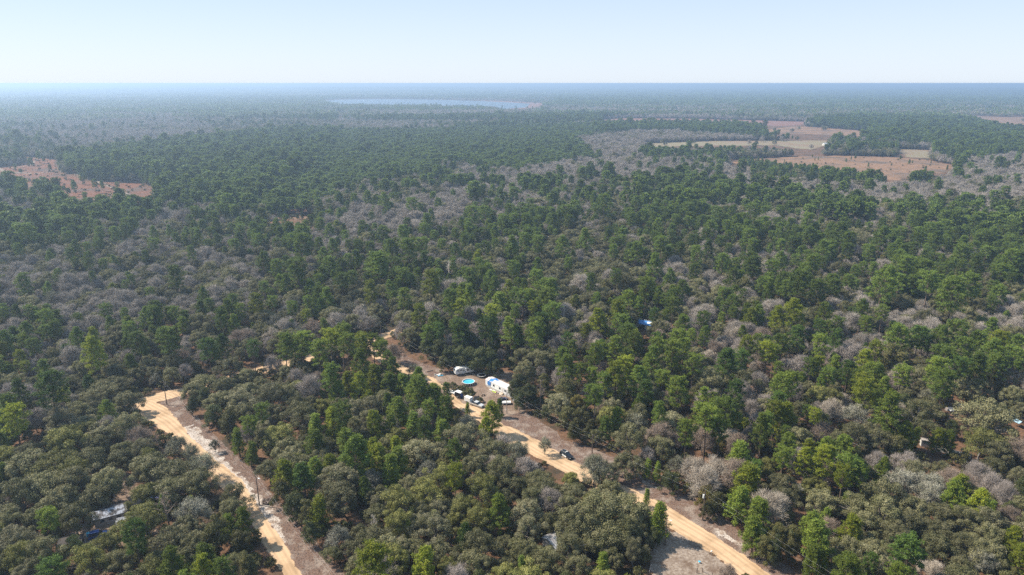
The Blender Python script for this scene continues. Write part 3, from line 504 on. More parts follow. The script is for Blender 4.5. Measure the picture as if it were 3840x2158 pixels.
LIMIT = {'P': 290, 'Q': 250, 'Y': 120, 'O': 290, 'H': 200, 'B': 200, 'L': 90, 'S': 30, 'U': 60}
nearest = {k: [] for k in CATS}
for i, r in enumerate(rows):
    if visible(r): nearest[r[0]].append((math.hypot(r[1], r[2]), i))
single = set()
for k, l in nearest.items(): single |= {i for _, i in sorted(l)[:LIMIT[k]]}
LM = [('the round pool', 1757, 1440), ('the silver pickup truck', 1790, 1520), ('the car on the road', 2124, 1710), ('the blue roofed house', 2420, 1215), ('the transformer pole', 2640, 1900),
      ('the guyed pole', 620, 1470), ('the left verge pole', 968, 1840), ('the lamp pole', 2495, 2000), ('the ribbed metal roof', 2100, 2030), ('the patched metal roof', 417, 1938),
      ('the small white shed', 3465, 1665), ('the crossroads pole', 1428, 1260), ('the bare pole', 2220, 1690), ('the long white mobile home', 1870, 1460), ('the lumber pile', 3600, 1530), ('the white camper', 1730, 1400),
      ('the mailbox', 2666, 2075), ('the pink brown field', 3100, 640), ('the rust clearing', 300, 700), ('the small pale clearing', 1100, 820)]
ORD = ['', 'second', 'third', 'fourth', 'fifth', 'sixth', 'seventh', 'eighth', 'ninth', 'tenth', 'eleventh', 'twelfth'] + ['%dth' % i if i % 10 not in (1, 2, 3) or i in (13,) else '%d%s' % (i, {1: 'st', 2: 'nd', 3: 'rd'}[i % 10]) for i in range(13, 90)]
DIRS = ['right of', 'beyond and right of', 'beyond', 'beyond and left of', 'left of', 'nearer and left of', 'nearer than', 'nearer and right of']
lab = {}
for i in single:
    r = rows[i]; px, py = PROJ(r[1], r[2], r[6]*NOM[r[0]][1]*HC[r[0]])
    d = [math.hypot((px-a), (py-b)*1.7) for _, a, b in LM]; j = int(np.argmin(d))
    an = math.atan2(-(py-LM[j][2])*1.7, px-LM[j][1]); q = int(round(an/(math.pi/4))) % 8
    rel = r[3]/NOM[r[0]][0]; size = 'small ' if rel < .72 else 'large ' if rel > 1.25 else ''
    tone = TONES[FAM[r[0]]][r[4] % len(TONES[FAM[r[0]]])][1]
    if r[0] == 'S': tone = 'pale'; size = ''
    if r[0] == 'Y' and size == 'small ': size = 'small '
    lab.setdefault((f'{size}{tone} {WORD[r[0]]}', LM[j][0], DIRS[q]), []).append((d[j], i))
LABEL = {}
for (a, l, q), lst in lab.items():
    for n, (_, i) in enumerate(sorted(lst)):
        LABEL[i] = f'{a} {q} {l}' if len(lst) == 1 else (f'{a} {q} {l}, closest of {len(lst)}' if n == 0 else f'{a}, {ORD[n]} closest {q} {l}')
for i in sorted(single):
    k, x, y, w, tn, s, sz, v, rz = rows[i]
    col = (*TONES[FAM[k]][tn % len(TONES[FAM[k]])][0], 1)
    t = empty(NAMES[k], (x, y, 0), rz); t.scale = (s, s, sz)
    tag(t, LABEL[i], CATS[k], {'P': 'pines of the wood', 'Q': 'bushy pines of the wood', 'Y': 'young pines', 'O': 'oaks of the wood', 'H': 'evergreen trees of the wood', 'B': 'leafless trees of the wood', 'L': 'thin-leaved oaks', 'S': 'dead trees', 'U': 'bushes'}[k])
    if k == 'S':
        b_ = mesh_obj('trunk', TRUNK[k, v], t); b_.color = col; c_ = mesh_obj('crown', CROWN[k, v], t); c_.color = col
    else:
        c_ = mesh_obj('crown', CROWN[k, v], t); c_.color = col
        b_ = mesh_obj('trunk', TRUNK[k, v], t); b_.color = (1, 1, 1, 1)
# ------------------------------------------------------------------ the rest of the woods as stuff, instanced on points
def instance_group(collection, name='scatter'):
    g = bpy.data.node_groups.new(name, 'GeometryNodeTree')
    g.interface.new_socket('Geometry', in_out='INPUT', socket_type='NodeSocketGeometry'); g.interface.new_socket('Geometry', in_out='OUTPUT', socket_type='NodeSocketGeometry')
    N = g.nodes; L = g.links; gi = N.new('NodeGroupInput'); go = N.new('NodeGroupOutput')
    ip = N.new('GeometryNodeInstanceOnPoints'); cinfo = N.new('GeometryNodeCollectionInfo'); cinfo.inputs['Collection'].default_value = collection
    cinfo.inputs['Separate Children'].default_value = True; cinfo.inputs['Reset Children'].default_value = True
    def na(nm, tp):
        a = N.new('GeometryNodeInputNamedAttribute'); a.data_type = tp; a.inputs['Name'].default_value = nm; return a
    vi = na('vi', 'INT'); rz = na('rz', 'FLOAT'); sx = na('sx', 'FLOAT'); sz = na('sz', 'FLOAT')
    cr = N.new('ShaderNodeCombineXYZ'); cs = N.new('ShaderNodeCombineXYZ')
    L.new(rz.outputs[0], cr.inputs[2]); L.new(sx.outputs[0], cs.inputs[0]); L.new(sx.outputs[0], cs.inputs[1]); L.new(sz.outputs[0], cs.inputs[2])
    ip.inputs['Pick Instance'].default_value = True
    L.new(gi.outputs[0], ip.inputs['Points']); L.new(cinfo.outputs[0], ip.inputs['Instance']); L.new(vi.outputs[0], ip.inputs['Instance Index'])
    L.new(cr.outputs[0], ip.inputs['Rotation']); L.new(cs.outputs[0], ip.inputs['Scale']); L.new(ip.outputs[0], go.inputs[0])
    return g
def point_stuff(name, group, P, vi, rz, sx, sz, label, cat):
    me = bpy.data.meshes.new(name); me.vertices.add(len(P)); me.vertices.foreach_set('co', np.asarray(P, np.float32).ravel())
    for nm, tp, v in (('vi', 'INT', vi), ('rz', 'FLOAT', rz), ('sx', 'FLOAT', sx), ('sz', 'FLOAT', sz)):
        a = me.attributes.new(nm, tp, 'POINT'); a.data.foreach_set('value', np.asarray(v, np.int32 if tp == 'INT' else np.float32))
    o = mesh_obj(name, me); md = o.modifiers.new('scatter', 'NODES'); md.node_group = group
    tag(o, label, cat, kind='stuff'); return o
GNEAR = instance_group(LIBC, 'near_scatter'); GFAR = instance_group(LIBM, 'far_scatter')
STUFF = {'Q': ('bushy_pine_forest', 'bushy low-branched green pines scattered in the wood', 'forest'),
         'P': ('pine_forest', 'mass of green pines filling the wood behind the nearer trees', 'forest'), 'O': ('oak_forest', 'mass of olive grey oaks filling the wood behind the nearer trees', 'forest'),
         'B': ('bare_forest', 'belts of leafless grey trees running through the distant wood', 'forest'), 'H': ('evergreen_thicket', 'brownish green broadleaf trees scattered deep in the wood', 'forest'),
         'L': ('sparse_oak_forest', 'thin-leaved pale oaks mixed through the wood', 'forest'), 'Y': ('young_pine_forest', 'low young pines growing along the far fields', 'forest'), 'U': ('brushwood', 'small bushes dotted over the far open fields', 'bushes')}
for k, (nm, lb, ct) in STUFF.items():
    idx = [i for i, r in enumerate(rows) if r[0] == k and i not in single]
    for far in (0, 1):
        sel = [rows[i] for i in idx if (math.hypot(rows[i][1], rows[i][2]) > 620) == bool(far)]
        if not sel: continue
        P = np.array([[r[1], r[2], 0] for r in sel]); NN = LIBMN if far else LIBN
        point_stuff(nm if not far else 'distant_'+nm, GFAR if far else GNEAR, P, [NN[k, r[7], r[4] % len(TONES[FAM[k]])] for r in sel], [r[8] for r in sel], [r[5] for r in sel], [r[6] for r in sel],
                    lb if not far else lb.replace('mass', 'far hazy mass').replace('scattered deep', 'far off').replace('mixed through', 'far off in'), ct)
# undergrowth under the nearer trees
x, y, rg = place(110, 620, 4.3, 77); od = open_dist(x, y); ok = (od > .8) & (rg.uniform(size=len(x)) < .75) & keepmask(x, y, .6); x, y = x[ok], y[ok]; n = len(x)
s = rg.uniform(.7, 1.9, n)
point_stuff('undergrowth', GNEAR, np.stack([x, y, np.zeros(n)], 1), [LIBN['U', int(a), int(b)] for a, b in zip(rg.integers(0, 2, n), rg.integers(0, 3, n))], rg.uniform(0, 6.28, n), s, s*rg.uniform(.8, 1.5, n),
            'low dark green undergrowth covering the forest floor', 'undergrowth')
# far woodland: patches of canopy, each a piece of wood with its own trees
LIBP = bpy.data.collections.new('woodland_library'); PN = {}
def make_patch(mix, seed, size=50.0, sp=7.2):
    rg = np.random.default_rng(seed); n = int(size/sp); LV = []; LF = []; LT = []; MI = []; base = 0
    mats = ['pine', 'oak', 'bare']
    for i in range(n):
        for j in range(n):
            x = (i+.5-n/2)*sp+rg.uniform(-2.5, 2.5); y = (j+.5-n/2)*sp+rg.uniform(-2.5, 2.5); k = rg.choice(3, p=mix); s = math.exp(rg.normal()*.16)
            H = [15, 10.5, 11.5][k]*s; R = [3.0, 4.6, 4.6][k]*s; m = [46, 56, 70][k]
            d = unit(rg.normal(size=(m, 3))+[0, 0, .45]); c = np.array([x, y, H*[.68, .6, .58][k]]); ext = np.array([R, R, H*[.34, .4, .42][k]])
            P = c + d*ext*rg.uniform(.6, 1, (m, 1))
            if k == 2: V, Fc = rhombs(P, rg.normal(size=(m, 3)), 1.3*s, .22, T=d+[0, 0, .8], rg=rg)
            else: V, Fc = rhombs(P, d+rg.normal(size=(m, 3))*.4, 1.15*s, .8*s, rg=rg)
            LV.append(V); LF.append(Fc+base); base += len(V); MI.append(np.full(m, k)); LT.append(np.full(4*m, np.clip(rg.normal(.4, .3), 0, 1)))
    return np_mesh('woodland', np.concatenate(LV), np.concatenate(LF), [M[q] for q in mats], np.concatenate(MI), {'tint': np.concatenate(LT)})
MIX = {'p': (.92, .06, .02), 'o': (.12, .66, .22), 'b': (.06, .2, .74), 'm': (.34, .4, .26)}
pi = 0
for k, mx in MIX.items():
    for s in range(4):
        me = make_patch(mx, 900+pi)
        o = bpy.data.objects.new('pat%04d' % pi, me); o.color = (.8, .85, .85, 1) if k == 'p' else (1, 1, 1, 1); LIBP.objects.link(o); PN[k, s] = pi; pi += 1
GPAT = instance_group(LIBP, 'woodland_scatter')
for nm, r0, r1, sp, sxy in (('distant_woodland', 2600, 6500, 47, 1.0), ('horizon_woodland', 6500, 32000, 150, 3.3)):
    x, y, rg = place(r0, r1, sp, int(r0), half=math.radians(41)); Wt, KS = zone_weights(x, y)
    tp = []
    for q in range(len(x)):
        w = Wt[q]; p = w[0]+w[6]+w[1]+w[7]; o = w[2]+w[5]+w[3]; b = w[4]; t = p+o+b
        tp.append('p' if p/t > .62 else 'b' if b/t > .5 else 'o' if o/t > .55 else 'm')
    z = terrain_h(x, y)
    point_stuff(nm, GPAT, np.stack([x, y, z], 1), [PN[t, int(a)] for t, a in zip(tp, rg.integers(0, 4, len(x)))], rg.integers(0, 4, len(x))*math.pi/2 + rg.uniform(-.2, .2, len(x)),
                np.full(len(x), sxy), rg.uniform(.85, 1.25, len(x)), 'hazy blue green woodland stretching ' + ('beyond the fields and the lake' if r0 < 5000 else 'away to the horizon'), 'woodland')
# ------------------------------------------------------------------ ground sheets
def ground_mat(name, c1, c2, c3=None, s=(.05, .9), bump=.3, rough=.95, contrast=.12):
    m = bpy.data.materials.new(name); m.use_nodes = True; t = m.node_tree; L = t.links; b = t.nodes['Principled BSDF']
    g = t.nodes.new('ShaderNodeNewGeometry')
    def nz(sc, det=5):
        n = t.nodes.new('ShaderNodeTexNoise'); n.inputs['Scale'].default_value = sc; n.inputs['Detail'].default_value = det; n.inputs['Roughness'].default_value = .65; L.new(g.outputs['Position'], n.inputs['Vector']); return n
    def ramp(n, a, c):
        r = t.nodes.new('ShaderNodeMapRange'); r.inputs[1].default_value = a; r.inputs[2].default_value = c; L.new(n.outputs['Fac'], r.inputs[0]); return r
    n1 = nz(s[0]); n2 = nz(s[1], 8)
    m1 = t.nodes.new('ShaderNodeMix'); m1.data_type = 'RGBA'; m1.inputs[6].default_value = (*c1, 1); m1.inputs[7].default_value = (*c2, 1); L.new(ramp(n2, .5-contrast, .5+contrast).outputs[0], m1.inputs[0])
    out = m1.outputs[2]
    if c3:
        m2 = t.nodes.new('ShaderNodeMix'); m2.data_type = 'RGBA'; m2.inputs[7].default_value = (*c3, 1); L.new(out, m2.inputs[6]); L.new(ramp(n1, .48, .62).outputs[0], m2.inputs[0]); out = m2.outputs[2]
    L.new(out, b.inputs['Base Color']); b.inputs['Roughness'].default_value = rough; b.inputs['Specular IOR Level'].default_value = .15
    if bump:
        bp = t.nodes.new('ShaderNodeBump'); bp.inputs['Strength'].default_value = bump; bp.inputs['Distance'].default_value = .3; L.new(n2.outputs['Fac'], bp.inputs['Height']); L.new(bp.outputs[0], b.inputs['Normal'])
    return m, t, out, b
M['litter'] = ground_mat('leaf_litter', (.08, .045, .027), (.16, .09, .052), (.045, .035, .022), s=(.06, .8), bump=.4)[0]
gx = np.concatenate([-np.geomspace(42000, 300, 40), np.linspace(-280, 280, 15), np.geomspace(300, 42000, 40)])
gy = np.concatenate([[-3000, -800, -100], np.linspace(0, 1000, 20), np.geomspace(1100, 42000, 90)])
X, Y = np.meshgrid(gx, gy); Z = terrain_h(X, Y); nx, ny = len(gx), len(gy)
ii = (np.arange(ny-1)[:, None]*nx+np.arange(nx-1)[None]).ravel()
me = np_mesh('ground', np.stack([X.ravel(), Y.ravel(), Z.ravel()], 1), np.stack([ii, ii+1, ii+nx+1, ii+nx], 1), [M['litter']], smooth=True)
tag(mesh_obj('ground', me), 'brown leaf littered forest ground reaching to the horizon', kind='structure')
def sheet(name, poly, z, m, cell=.35, rough=.5, label='', kind='structure', center=None, rs=2.2):
    """a sheet whose outline is broken by noise: cells of a fine grid inside the polygon"""
    big = any(poly is f for f in FIELDS); lo = poly.min(0)-2; hi = poly.max(0)+2
    if big: lo = np.minimum(lo, lo*.9); lo = np.minimum(lo, poly.min(0)*.87); hi = np.maximum(hi, poly.max(0)*.87)
    xs = np.arange(lo[0], hi[0], cell); ys = np.arange(lo[1], hi[1], cell)
    X, Y = np.meshgrid(xs, ys); cx = X[:-1, :-1]+cell/2; cyy = Y[:-1, :-1]+cell/2
    d = sdist(cx, cyy, poly) + (fbm(cx, cyy, rs, 4)-.5)*2*rough*2
    j, i = np.nonzero(d < 0); n = len(xs)
    q = j*n+i; Fq = np.stack([q, q+1, q+n+1, q+n], 1); u, inv = np.unique(Fq.ravel(), return_inverse=True)
    V = np.stack([X.ravel()[u], Y.ravel()[u], np.full(len(u), z)], 1); at = {}
    if center is not None: at['lat'] = polydist(V[:, 0], V[:, 1], center, closed=False)
    o = mesh_obj(name, np_mesh(name, V, inv.reshape(-1, 4), [m], attrs=at)); tag(o, label, kind=kind); return o
sandm, t, out, b = ground_mat('road_sand', (.45, .305, .182), (.49, .345, .215), (.36, .24, .14), s=(.12, 1.1), bump=.05, contrast=.3)
at = t.nodes.new('ShaderNodeAttribute'); at.attribute_name = 'lat'
wv = t.nodes.new('ShaderNodeMath'); wv.operation = 'SINE'; ml = t.nodes.new('ShaderNodeMath'); ml.operation = 'MULTIPLY'; ml.inputs[1].default_value = 4.2
t.links.new(at.outputs['Fac'], ml.inputs[0]); t.links.new(ml.outputs[0], wv.inputs[0])
mr = t.nodes.new('ShaderNodeMapRange'); mr.inputs[1].default_value = -1; mr.inputs[2].default_value = 1; mr.inputs[3].default_value = .82; mr.inputs[4].default_value = 1.04; t.links.new(wv.outputs[0], mr.inputs[0])
hs = t.nodes.new('ShaderNodeHueSaturation'); t.links.new(out, hs.inputs['Color']); t.links.new(mr.outputs[0], hs.inputs['Value']); t.links.new(hs.outputs[0], b.inputs['Base Color'])
M['sand'] = sandm
M['verge'] = ground_mat('brush_verge', (.105, .064, .047), (.18, .120, .090), (.24, .19, .155), s=(.22, 2.2), bump=.8, contrast=.09)[0]
M['gravel'] = ground_mat('white_gravel', (.33, .27, .22), (.50, .45, .40), (.24, .175, .13), s=(.3, 2.6), bump=.5, contrast=.1)[0]
M['yard'] = ground_mat('trodden_yard', (.14, .095, .068), (.20, .14, .10), (.26, .20, .155), s=(.15, 1.5), bump=.3)[0]
M['drive'] = ground_mat('pale_yard', (.15, .11, .082), (.29, .24, .195), (.12, .082, .058), s=(.16, 1.4), bump=.3)[0]
M['rust'] = ground_mat('rust_grass', (.105, .044, .026), (.165, .075, .042), (.085, .060, .048), s=(.02, .22), bump=.3)[0]
M['pinkf'] = ground_mat('dry_field', (.160, .092, .052), (.235, .142, .086), (.105, .078, .058), s=(.018, .13), bump=.2)[0]
M['greenf'] = ground_mat('pale_pasture', (.165, .140, .082), (.21, .175, .11), (.19, .135, .088), s=(.01, .1), bump=.1)[0]
M['marsh'] = ground_mat('marsh_grass', (.15, .075, .058), (.20, .11, .085), s=(.01, .1), bump=.1)[0]
CA = GP([(500, 1535), (600, 1590), (720, 1700), (850, 1800), (930, 1880), (1010, 2010), (1096, 2158), (1160, 2260)])
CB = GP([(1400, 1310), (1500, 1385), (1600, 1425), (1700, 1490), (1850, 1585), (2080, 1715), (2400, 1880), (2700, 2060), (2830, 2158), (2960, 2260)])
sheet('verge', VERGEA, .008, M['verge'], label='strip of brown brush and litter between the left sandy road and the trees')
sheet('verge', VERGEB, .008, M['verge'], label='wide strip of brown brush between the middle sandy road and the trees')
sheet('gravel', GRAVELA, .012, M['gravel'], rough=1.2, label='band of white gravel along the left sandy road')
sheet('yard', YARD, .012, M['yard'], rough=.6, label='trodden brown yard around the mobile home')
sheet('yard', DRIVE, .012, M['drive'], rough=1.0, label='pale sandy yard beside the mailbox')
sheet('yard', SHADEYARD, .010, M['yard'], rough=1.5, label='shaded bare yard under the big oaks on the left')
sheet('road', ROADA, .016, M['sand'], center=CA, rough=.35, cell=.25, label='left orange sand road bending behind the guyed pole')
sheet('road', ROADB, .020, M['sand'], center=CB, rough=.35, cell=.25, label='middle orange sand road passing the pool and the parked car')
for nm, pts in (('gravel', [(2680, 1985), (2712, 1990), (2745, 2018), (2790, 2045), (2760, 2042), (2700, 2010)]), ('gravel', [(2380, 1760), (2400, 1790), (2460, 1830), (2420, 1820)])):
    sheet(nm, GP(pts), .014, M['gravel'], rough=.5, label='patch of white sand on the verge beside the middle road' if pts[0][0] > 2500 else 'thin streak of white sand on the verge of the middle road')
for nm, p, m_, lb, c in (('field', FIELDR, 'pinkf', 'pink brown dry field with scattered small pines', 4), ('pasture', FIELDG, 'greenf', 'pale green pasture behind the bare trees', 6), ('field', FIELDT, 'pinkf', 'tan field below the dark pine wood', 6),
                         ('field', FIELDF, 'pinkf', 'far pinkish field at the edge of the view', 12), ('marsh', FIELDM, 'marsh', 'reddish marsh strip between the woods', 10), ('pasture', FIELDY, 'greenf', 'small pale pasture among the trees', 5),
                         ('clearing', CLEARL, 'rust', 'rust coloured grassy clearing crossed by sandy tracks', 1.5), ('clearing', CLEARM, 'pinkf', 'small pale clearing between pines and bare trees', 2), ('marsh', MARSH, 'marsh', 'reddish marsh at the end of the lake', 15)):
    sheet(nm, p, .03 if nm != 'marsh' else .12, M[m_], cell=c, rough=c*.6, label=lb, rs=c*6)
def track(name, pts, w, z, m, label):
    P = GP(pts, k=DK); L = []; R = []
    for i in range(len(P)):
        a = P[max(0, i-1)]; b = P[min(len(P)-1, i+1)]; d = (b-a)/np.linalg.norm(b-a); n = np.array([-d[1], d[0]]); L.append(P[i]+n*w/2); R.append(P[i]-n*w/2)
    sheet(name, np.array(L+R[::-1]), z, m, cell=.8, rough=.5, label=label)
track('track', [(165, 430), (230, 452), (290, 475), (345, 500), (370, 522), (390, 545)], 5, .06, M['drive'], 'sandy double track crossing the rust coloured clearing')
track('track', [(-20, 412), (10, 432), (80, 437), (165, 432)], 5, .066, M['drive'], 'sandy track along the far edge of the rust coloured clearing')
track('track', [(60, 396), (85, 408), (78, 416), (20, 424)], 4, .072, M['drive'], 'curved sandy track at the far end of the rust coloured clearing')
track('track', [(145, 488), (165, 500), (150, 512), (110, 520)], 4, .078, M['drive'], 'short sandy track in the rust coloured clearing')
M['water'] = mat('lake_water', (.05, .08, .11), rough=.32, spec=.5)
LAKE_FULL = np.concatenate([LAKE[:9], LAKE[9:10], LAKE[10:]*.94])
lm = bpy.data.meshes.new('lake'); bm = bmesh.new(); bm.faces.new([bm.verts.new((*p, .2)) for p in LAKE_FULL]); bmesh.ops.triangulate(bm, faces=bm.faces[:]); bm.to_mesh(lm); bm.free(); lm.materials.append(M['water'])
tag(mesh_obj('lake', lm), 'pale blue lake with houses on its far shore', kind='structure')
# brush on the verges: many small sticks and clods nobody could count
def debris(name, poly, n, seed, m, label, L=.32, w=.045, h=.1):
    rg = np.random.default_rng(seed); lo = poly.min(0); hi = poly.max(0); P = rg.uniform(lo, hi, (n*4, 2)); P = P[inpoly(P[:, 0], P[:, 1], poly)]; P = P[(sdist(P[:, 0], P[:, 1], ROADA) > .4) & (sdist(P[:, 0], P[:, 1], ROADB) > .4)][:n]; n = len(P)
    C = np.concatenate([P, rg.uniform(.02, h, (n, 1))], 1); T = rg.normal(size=(n, 3))*[1, 1, .25]
    V, Fc = rhombs(C, rg.normal(size=(n, 3))*[.6, .6, .5]+[0, 0, .8], rg.uniform(.3, 1, n)*L, rg.uniform(.5, 1.5, n)*w, T=T, rg=rg)
    o = mesh_obj(name, np_mesh(name, V, Fc, [m], attrs={'tint': np.repeat(rg.uniform(0, 1, n), 4)})); tag(o, label, kind='stuff', cat='brush')
M['stick'] = foliage_mat('brush_sticks', (.08, .05, .038), (.32, .26, .22), transl=0, rough=.9, vary=0)
debris('brush', VERGEA, 22000, 1, M['stick'], 'dry sticks and litter lying along the left verge')
debris('brush', VERGEB, 36000, 2, M['stick'], 'dry sticks and litter lying along the wide verge')
# ------------------------------------------------------------------ object modelling helpers
class MB:
    """collects shapes for ONE mesh object"""
    def __init__(s): s.bm = bmesh.new()
    def _x(s, vs, loc, rot):
        from mathutils import Matrix, Euler
        Mx = Matrix.Translation(loc) @ Euler(rot).to_matrix().to_4x4()
        for v in vs: v.co = Mx @ v.co
    def box(s, cx, cy, cz, sx, sy, sz, rot=(0, 0, 0), bevel=0):
        r = bmesh.ops.create_cube(s.bm, size=1); vs = r['verts']
        for v in vs: v.co = Vector((v.co.x*sx, v.co.y*sy, v.co.z*sz))
        if bevel:
            es = list({e for v in vs for e in v.link_edges}); rb = bmesh.ops.bevel(s.bm, geom=es, offset=bevel, segments=2, affect='EDGES'); vs = list({v for f in rb['faces'] for v in f.verts} | {v for v in vs if v.is_valid})
        s._x(vs, (cx, cy, cz), rot); return s
    def cyl(s, cx, cy, z0, z1, r0, r1=None, n=12, rot=(0, 0, 0), cap=True):
        r1 = r0 if r1 is None else r1
        r = bmesh.ops.create_cone(s.bm, cap_ends=cap, segments=n, radius1=r0, radius2=r1, depth=z1-z0); s._x(r['verts'], (cx, cy, (z0+z1)/2), rot); return s
    def bar(s, a, b, r, n=6):
        a = Vector(a); b = Vector(b); d = b-a; q = d.to_track_quat('Z', 'Y').to_euler()
        rr = bmesh.ops.create_cone(s.bm, cap_ends=True, segments=n, radius1=r, radius2=r, depth=d.length); s._x(rr['verts'], (a+b)/2, q); return s
    def prof(s, pts, y0, y1, inset=0, zmid=None):
        """side outline (x, z) pushed from y0 to y1; inset narrows points above zmid"""
        def yy(z, y): 
            k = 1 - (inset*max(0, z-zmid) if inset else 0); return y*k
        a = [s.bm.verts.new((x, yy(z, y0), z)) for x, z in pts]; b = [s.bm.verts.new((x, yy(z, y1), z)) for x, z in pts]; n = len(pts)
        s.bm.faces.new(a[::-1]); s.bm.faces.new(b)
        for i in range(n): s.bm.faces.new((a[i], a[(i+1) % n], b[(i+1) % n], b[i]))
        return s
    def face(s, pts): s.bm.faces.new([s.bm.verts.new(p) for p in pts]); return s
    def build(s, name, m, parent=None, smooth=False):
        bmesh.ops.recalc_face_normals(s.bm, faces=s.bm.faces[:]); me = bpy.data.meshes.new(name); s.bm.to_mesh(me); s.bm.free(); me.materials.append(m)
        if smooth:
            for p in me.polygons: p.use_smooth = True
        return mesh_obj(name, me, parent)
def copy_tree(o, parent=None):
    c = o.copy(); COL.objects.link(c); c.parent = parent
    for ch in [x for x in SC.objects if x.parent == o]: copy_tree(ch, c)
    return c
for nm, c, r, mt in (('white', (.78, .78, .76), .35, 0), ('offwhite', (.62, .60, .55), .5, 0), ('silver', (.60, .60, .58), .25, .3), ('black', (.012, .013, .016), .25, 0), ('tyre', (.02, .02, .02), .8, 0), ('glass', (.02, .03, .04), .06, 0),
                 ('navy', (.02, .03, .08), .3, 0), ('bluedoor', (.04, .09, .30), .4, 0), ('pewter', (.16, .14, .13), .3, .2), ('rim', (.45, .45, .45), .3, .8), ('red', (.4, .02, .02), .3, 0), ('lamp', (.8, .8, .75), .1, 0), ('pole', (.13, .095, .07), .85, 0),
                 ('steel', (.35, .36, .38), .4, .6), ('tarp', (.06, .22, .52), .45, 0), ('cyan', (.08, .42, .62), .4, 0), ('woodgrey', (.32, .28, .25), .85, 0), ('lumber', (.52, .40, .28), .8, 0), ('darkwood', (.05, .04, .035), .8, 0), ('wire', (.10, .10, .10), .6, 0),
                 ('paleblue', (.30, .44, .52), .5, 0), ('lime', (.50, .62, .10), .4, 0), ('brownwall', (.11, .055, .04), .6, 0), ('brick', (.35, .22, .17), .8, 0), ('shingle', (.22, .20, .19), .9, 0), ('pinkwhite', (.66, .56, .52), .6, 0)):
    M[nm] = mat(nm+'_surface', c, r, mt, noise=(3.0, tuple(min(1, v*.82) for v in c), .2))
M['metalroof'] = mat('ribbed_metal', (.52, .53, .55), .35, .5, noise=(1.2, (.36, .33, .32), .12))
M['rustroof'] = mat('patched_metal', (.30, .31, .34), .4, .4, noise=(.9, (.07, .06, .055), .06))
M['poolwater'] = mat('pool_water', (.04, .36, .47), .04, spec=.5, noise=(.5, (.10, .46, .55), .2))
M['poolliner'] = mat('pool_liner', (.05, .40, .58), .5)
def site(px, py, px2=None, py2=None):
    a = G(px, py)
    if px2 is None: return a
    b = G(px2, py2); return a, b, math.atan2(b[1]-a[1], b[0]-a[0]), float(np.linalg.norm(b-a))
def wheel(root, x, y, r=.37, w=.24):
    t_ = MB().cyl(0, 0, -w/2, w/2, r, n=18).build('wheel', M['tyre'], root); t_.location = (x, y, r); t_.rotation_euler = (math.pi/2, 0, 0)
    MB().cyl(0, 0, -w/2-.01, w/2+.01, r*.58, n=12).build('rim', M['rim'], t_)
def trim_car(root, L, Wd, zh, zt, mirrors=True, zl=.72):
    for s in (-1, 1):
        MB().box(L/2-.03, s*(Wd/2-.28), zl, .1, .38, .16, bevel=.03).build('headlight', M['lamp'], root)
        MB().box(-L/2+.03, s*(Wd/2-.18), zt, .08, .2, .3, bevel=.02).build('taillight', M['red'], root)
        if mirrors: MB().box(L*.17, s*(Wd/2+.09), zh, .14, .2, .16, bevel=.03).build('mirror', M['black'], root)
def suv(root, paint, roofm, L=4.8, Wd=1.9, H=1.72, stripe=None):
    h = L/2
    MB().prof([(-h, .35), (-h, .95), (-h+.1, 1.05), (h-1.55, 1.05), (h-.35, .92), (h-.05, .78), (h, .35), (h-.2, .25), (-h+.2, .25)], -Wd/2, Wd/2, .04, .8).build('body', paint, root)
    MB().prof([(-h+.12, 1.03), (-h+.42, H-.07), (h-2.25, H-.07), (h-1.45, 1.03)], -Wd/2+.06, Wd/2-.06, .22, 1.05).build('window', M['glass'], root)
    MB().prof([(-h+.38, H-.08), (-h+.44, H), (h-2.35, H), (h-2.2, H-.08)], -Wd/2+.2, Wd/2-.2).build('roof', roofm, root)
    for s in (-1, 1):
        MB().bar((-h+.5, s*.62, H+.06), (h-2.5, s*.62, H+.06), .025).build('roof_rail', M['silver'], root)
        MB().prof([(-.28, 1.04), (-.34, H-.1), (-.26, H-.1), (-.2, 1.04)], s*(Wd/2-.2), s*(Wd/2-.055)).build('pillar', paint, root)
        MB().box(.3, s*(Wd/2+.01), .62, 1.0, .02, .55, bevel=.006).build('door', stripe or paint, root)
        MB().box(-.8, s*(Wd/2+.01), .62, .95, .02, .55, bevel=.006).build('door', stripe or paint, root)
    for x in (-h+.95, h-.95):
        for y in (-Wd/2+.1, Wd/2-.1): wheel(root, x, y)
    trim_car(root, L, Wd, 1.1, .95)
    MB().box(h, 0, .6, .06, .9, .22, bevel=.02).build('grille', M['black'], root); MB().box(h+.02, 0, .38, .1, Wd*.94, .18, bevel=.04).build('bumper', M['black'], root); MB().box(-h-.02, 0, .42, .1, Wd*.94, .2, bevel=.04).build('bumper', M['black'], root)
# pickup truck
a, b, rz, ln = site(1768, 1516, 1809, 1530); c = (a+b)/2
t = empty('pickup_truck', c, rz); tag(t, 'silver pickup truck with a dark bed parked beside the sandy road', 'pickup truck')
MB().prof([(-2.9, .45), (-2.9, 1.05), (-1.05, 1.05), (-1.05, .45)], -.98, .98).build('bed', M['silver'], t); MB().box(-1.98, 0, 1.062, 1.65, 1.62, .02).build('bed_liner', M['black'], t)
MB().prof([(-1.03, .45), (-1.03, 1.1), (1.35, 1.12), (2.6, 1.02), (2.85, .9), (2.9, .45), (2.6, .35), (-.9, .35)], -.98, .98, .03, .8).build('body', M['silver'], t)
MB().prof([(-1.0, 1.08), (-.85, 1.78), (.65, 1.78), (1.35, 1.08)], -.92, .92, .2, 1.1).build('window', M['glass'], t)
MB().prof([(-.9, 1.77), (-.85, 1.85), (.6, 1.85), (.7, 1.77)], -.79, .79).build('roof', M['silver'], t)
